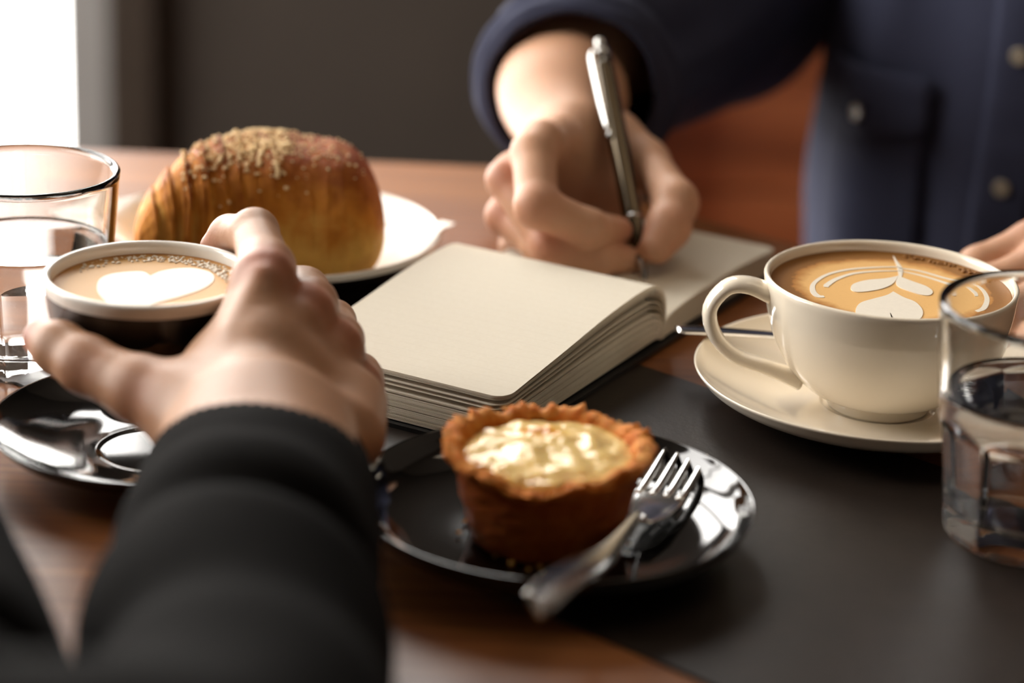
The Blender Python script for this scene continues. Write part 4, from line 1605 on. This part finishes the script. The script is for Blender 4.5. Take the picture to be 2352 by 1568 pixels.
sp = [((0.0089, 0.0390, 0.8076), .013, .35), (tuple(ix_tip), .012, .55), (tuple(th_tip), .013, .5), ((-0.0085, 0.0790, 0.8131), .012, .45), ((-0.0089, 0.0890, 0.7888), .012, .45),
      ((0.0169, 0.0450, 0.7872), .012, .45), ((0.0823, 0.0590, 0.8068), .012, .3), (lm[0][0], .016, .4), (lm[1][0], .016, .4)]
np_mesh('body', Vall - np.array(wp_.location), np.vstack([Q, Q3 + len(V), Q4 + len(V) + len(V3_)]), M['skin'], wp_, blush_of(Vall, sp))
nail(wp_, V3(ix_tip) + V3((-.0040, -.0030, .0015)), V3((0.0365, 0.0490, 0.7952)) - V3(ix_tip), (-0.15, -0.90, 0.15), .0045, .0050, .0072)


# shirt: body, two rolled sleeves
def cloth_disp(k, amp):
    def f(s_, a):
        v = Vector((math.cos(a) * 1.6, math.sin(a) * 1.6, s_ * 5 + k))
        return amp * (noise.noise(v) + 0.5 * noise.noise(v * 2.3) + 0.35 * math.sin(s_ * 30 + 2.5 * math.sin(a * 2 + k)))
    return f


cu = (0.0289, 0.2140, 0.8262)
path = catmull([cu, (0.0361, 0.2640, 0.8284), (0.095, 0.400, T + .082), (0.140, 0.465, T + .100), (0.172, 0.490, T + .18), (0.208, 0.497, T + .250), (0.275, 0.465, T + .275)], 70)
tt = np.linspace(0, 1, 70)
vf1 = tube(path, np.interp(tt, [0, .15, .35, .5, .75, 1], [.047, .052, .070, .082, .078, .085]), np.interp(tt, [0, .15, .35, .5, .75, 1], [.050, .056, .070, .074, .074, .080]), 90, cloth_disp(1.0, .0042), lip=0.003)
pathL = catmull([hp(.112, .067, .044), hp(.145, .085, .050), (0.47, 0.220, T + .072), (0.53, 0.255, T + .115), (0.545, 0.295, T + .18), (0.530, 0.335, T + .25), (0.45, 0.375, T + .275)], 60)
tt = np.linspace(0, 1, 60)
vf2 = tube(pathL, np.interp(tt, [0, .15, .5, 1], [.040, .046, .060, .070]), np.interp(tt, [0, .15, .5, 1], [.045, .050, .064, .080]), 72, cloth_disp(4.0, .004), lip=0.003, floor=T + 0.003)
FACE = np.array([-0.45, -0.893, 0.0])          # the way the writer faces
tp = catmull([(0.366, 0.405, T + .39), (0.367, 0.415, T + .345), (0.368, 0.42, T + .285), (0.366, 0.42, T + .16), (0.364, 0.415, T - .03), (0.37, 0.45, T - .27)], 80)
tt = np.linspace(0, 1, 80)
TRY = ([0, .06, .14, .3, .6, 1], [.064, .078, .118, .142, .140, .150])
TRX = ([0, .06, .14, .3, .6, 1], [.066, .090, .185, .178, .170, .175])


def torso_disp(s_, a):
    v = Vector((math.cos(a) * 2.2, math.sin(a) * 2.2, s_ * 3.0))
    d = 0.006 * noise.noise(v) + 0.004 * noise.noise(v * 2.5)
    # long drape folds hang from the shoulders
    d += 0.0040 * math.sin(a * 11 + 2.2 * math.sin(s_ * 6)) * (0.4 + 0.6 * noise.noise(Vector((math.cos(a) * 3, math.sin(a) * 3, s_ * 2))))
    d += 0.002 * math.sin(s_ * 46 + 3 * math.cos(a * 3))
    return d * min(1, s_ * 8)


vf3 = tube(tp, np.interp(tt, *TRY), np.interp(tt, *TRX), 180, torso_disp, up=tuple(-FACE), lip=0.003)
V, F = merge(vf1, vf2, vf3)
mesh('shirt', shift(wp_, V), F, M['denim'], wp_)
# rolled cuffs: a thick turned-back band at each sleeve end


def cuff(path3, r_up, r_side, wdt):
    P = catmull(path3, 24)
    s_ = np.linspace(0, 1, 24)
    bulge = 0.0050 * np.sin(math.pi * s_) ** 0.5 + 0.0012 * np.sin(s_ * 14)
    V1, F1 = tube(P, r_up + bulge, r_side + bulge, 80, cloth_disp(7.0, .0018), lip=0.0035, caps=(True, False), floor=T + 0.0022)
    return mesh('rolled_cuff', shift(wp_, V1), F1, M['denim'], wp_)


cA, cB = V3(cu), V3((0.0361, 0.2640, 0.8284))
d_ = (cB - cA) / np.linalg.norm(cB - cA)
cuff([cA - d_ * .006, cA + d_ * .010, cA + d_ * .028], np.linspace(.0485, .0525, 24), np.linspace(.0515, .0570, 24), .03)
cA, cB = V3(hp(.112, .067, .044)), V3(hp(.145, .085, .050))
d_ = (cB - cA) / np.linalg.norm(cB - cA)
cuff([cA - d_ * .006, cA + d_ * .010, cA + d_ * .028], np.linspace(.0435, .0475, 24), np.linspace(.0465, .0520, 24), .03)


def on_torso(delta, z, off=0.0):
    """a point on the shirt: delta = 0 is the middle of the chest, positive towards the writer's right arm"""
    zz_ = T + z
    i = int(np.argmin(np.abs(tp[:, 2] - zz_)))
    s_ = i / 79
    ry, rx = np.interp(s_, *TRY), np.interp(s_, *TRX)
    _, _, N, B = FRM
    k = math.pi + math.radians(delta)
    q_ = torso_disp(s_, k) + off
    p = tp[i] + N[i] * math.cos(k) * (ry + q_) + B[i] * math.sin(k) * (rx + q_)
    return np.array([p[0], p[1], zz_])


FRM = frames(tp, tuple(-FACE))


def patch(name, a0, a1, z0, z1, off, mat, parent, n=14, m=14, tri=0.0, thick=0.0016, local=None):
    """a strip of cloth that follows the shirt front"""
    V, F = [], []
    for layer in (0, 1):
        for i in range(n + 1):
            for j in range(m + 1):
                a = a0 + (a1 - a0) * i / n
                lowz = z0 - tri * (1 - abs(2 * i / n - 1))
                z = lowz + (z1 - lowz) * j / m
                edge = min(i, n - i, j, m - j)
                V.append(on_torso(a, z, off - layer * thick - (0.0006 if edge == 0 else 0)))
    o = (n + 1) * (m + 1)
    for layer in (0, 1):
        for i in range(n):
            for j in range(m):
                q_ = layer * o + i * (m + 1) + j
                F.append((q_, q_ + 1, q_ + m + 2, q_ + m + 1))
    rim = [(i, 0) for i in range(n)] + [(n, j) for j in range(m)] + [(i, m) for i in range(n, 0, -1)] + [(0, j) for j in range(m, 0, -1)]
    for (i, j), (i2, j2) in zip(rim, rim[1:] + rim[:1]):
        a_, b_ = i * (m + 1) + j, i2 * (m + 1) + j2
        F.append((a_, b_, b_ + o, a_ + o))
    return mesh(name, shift(local or parent, V), F, mat, parent)


patch('front_placket', 7, -5, -0.24, 0.28, 0.0050, M['denim'], wp_, 6, 60)
pk = patch('chest_pocket', 50, 20, -0.075, 0.045, 0.0045, M['denim'], wp_, 14, 14, 0.010)
fl = patch('pocket_flap', 51, 19, 0.030, 0.066, 0.0085, M['denim'], wp_, 14, 8, 0.009)


def shirt_button(name, delta, z, off):
    p = on_torso(delta, z, off)
    nrm = on_torso(delta, z, off + .02) - p
    nrm /= np.linalg.norm(nrm)
    b = lathe(name, [(0, 0), (.0046, 0), (.0052, .0006), (.0052, .0014), (.0042, .0021), (.0030, .0016), (0, .0016)], M['button'], wp_, 20)
    b.location = tuple(p - np.array(wp_.location))
    b.rotation_euler = Vector(nrm).to_track_quat('Z', 'Y').to_euler()


for z in (-0.15, -0.07, 0.01, 0.09, 0.17):
    shirt_button('shirt_button', 1, z, 0.0052)
shirt_button('pocket_button', 35, 0.036, 0.0088)
# trousers: seated thighs and shins
vfs = []
for off in (-0.085, 0.085):
    sd_ = np.array([0.893, -0.45, 0]) * off
    hip = np.array([0.385, 0.50, 0.545]) + sd_
    leg = catmull([hip, hip + FACE * 0.20, hip + FACE * 0.38, hip + FACE * 0.42 + np.array([0, 0, -.08]), hip + FACE * 0.41 + np.array([0, 0, -.30]), hip + FACE * 0.40 + np.array([0, 0, -.54])], 50)
    tt_ = np.linspace(0, 1, 50)
    vfs.append(tube(leg, np.interp(tt_, [0, .5, .7, 1], [.090, .070, .058, .052]), np.interp(tt_, [0, .5, .7, 1], [.085, .072, .058, .052]), 32, cloth_disp(2.0, .003)))
V, F = merge(*vfs)
mesh('trousers', shift(wp_, V), F, M['jeans'], wp_)
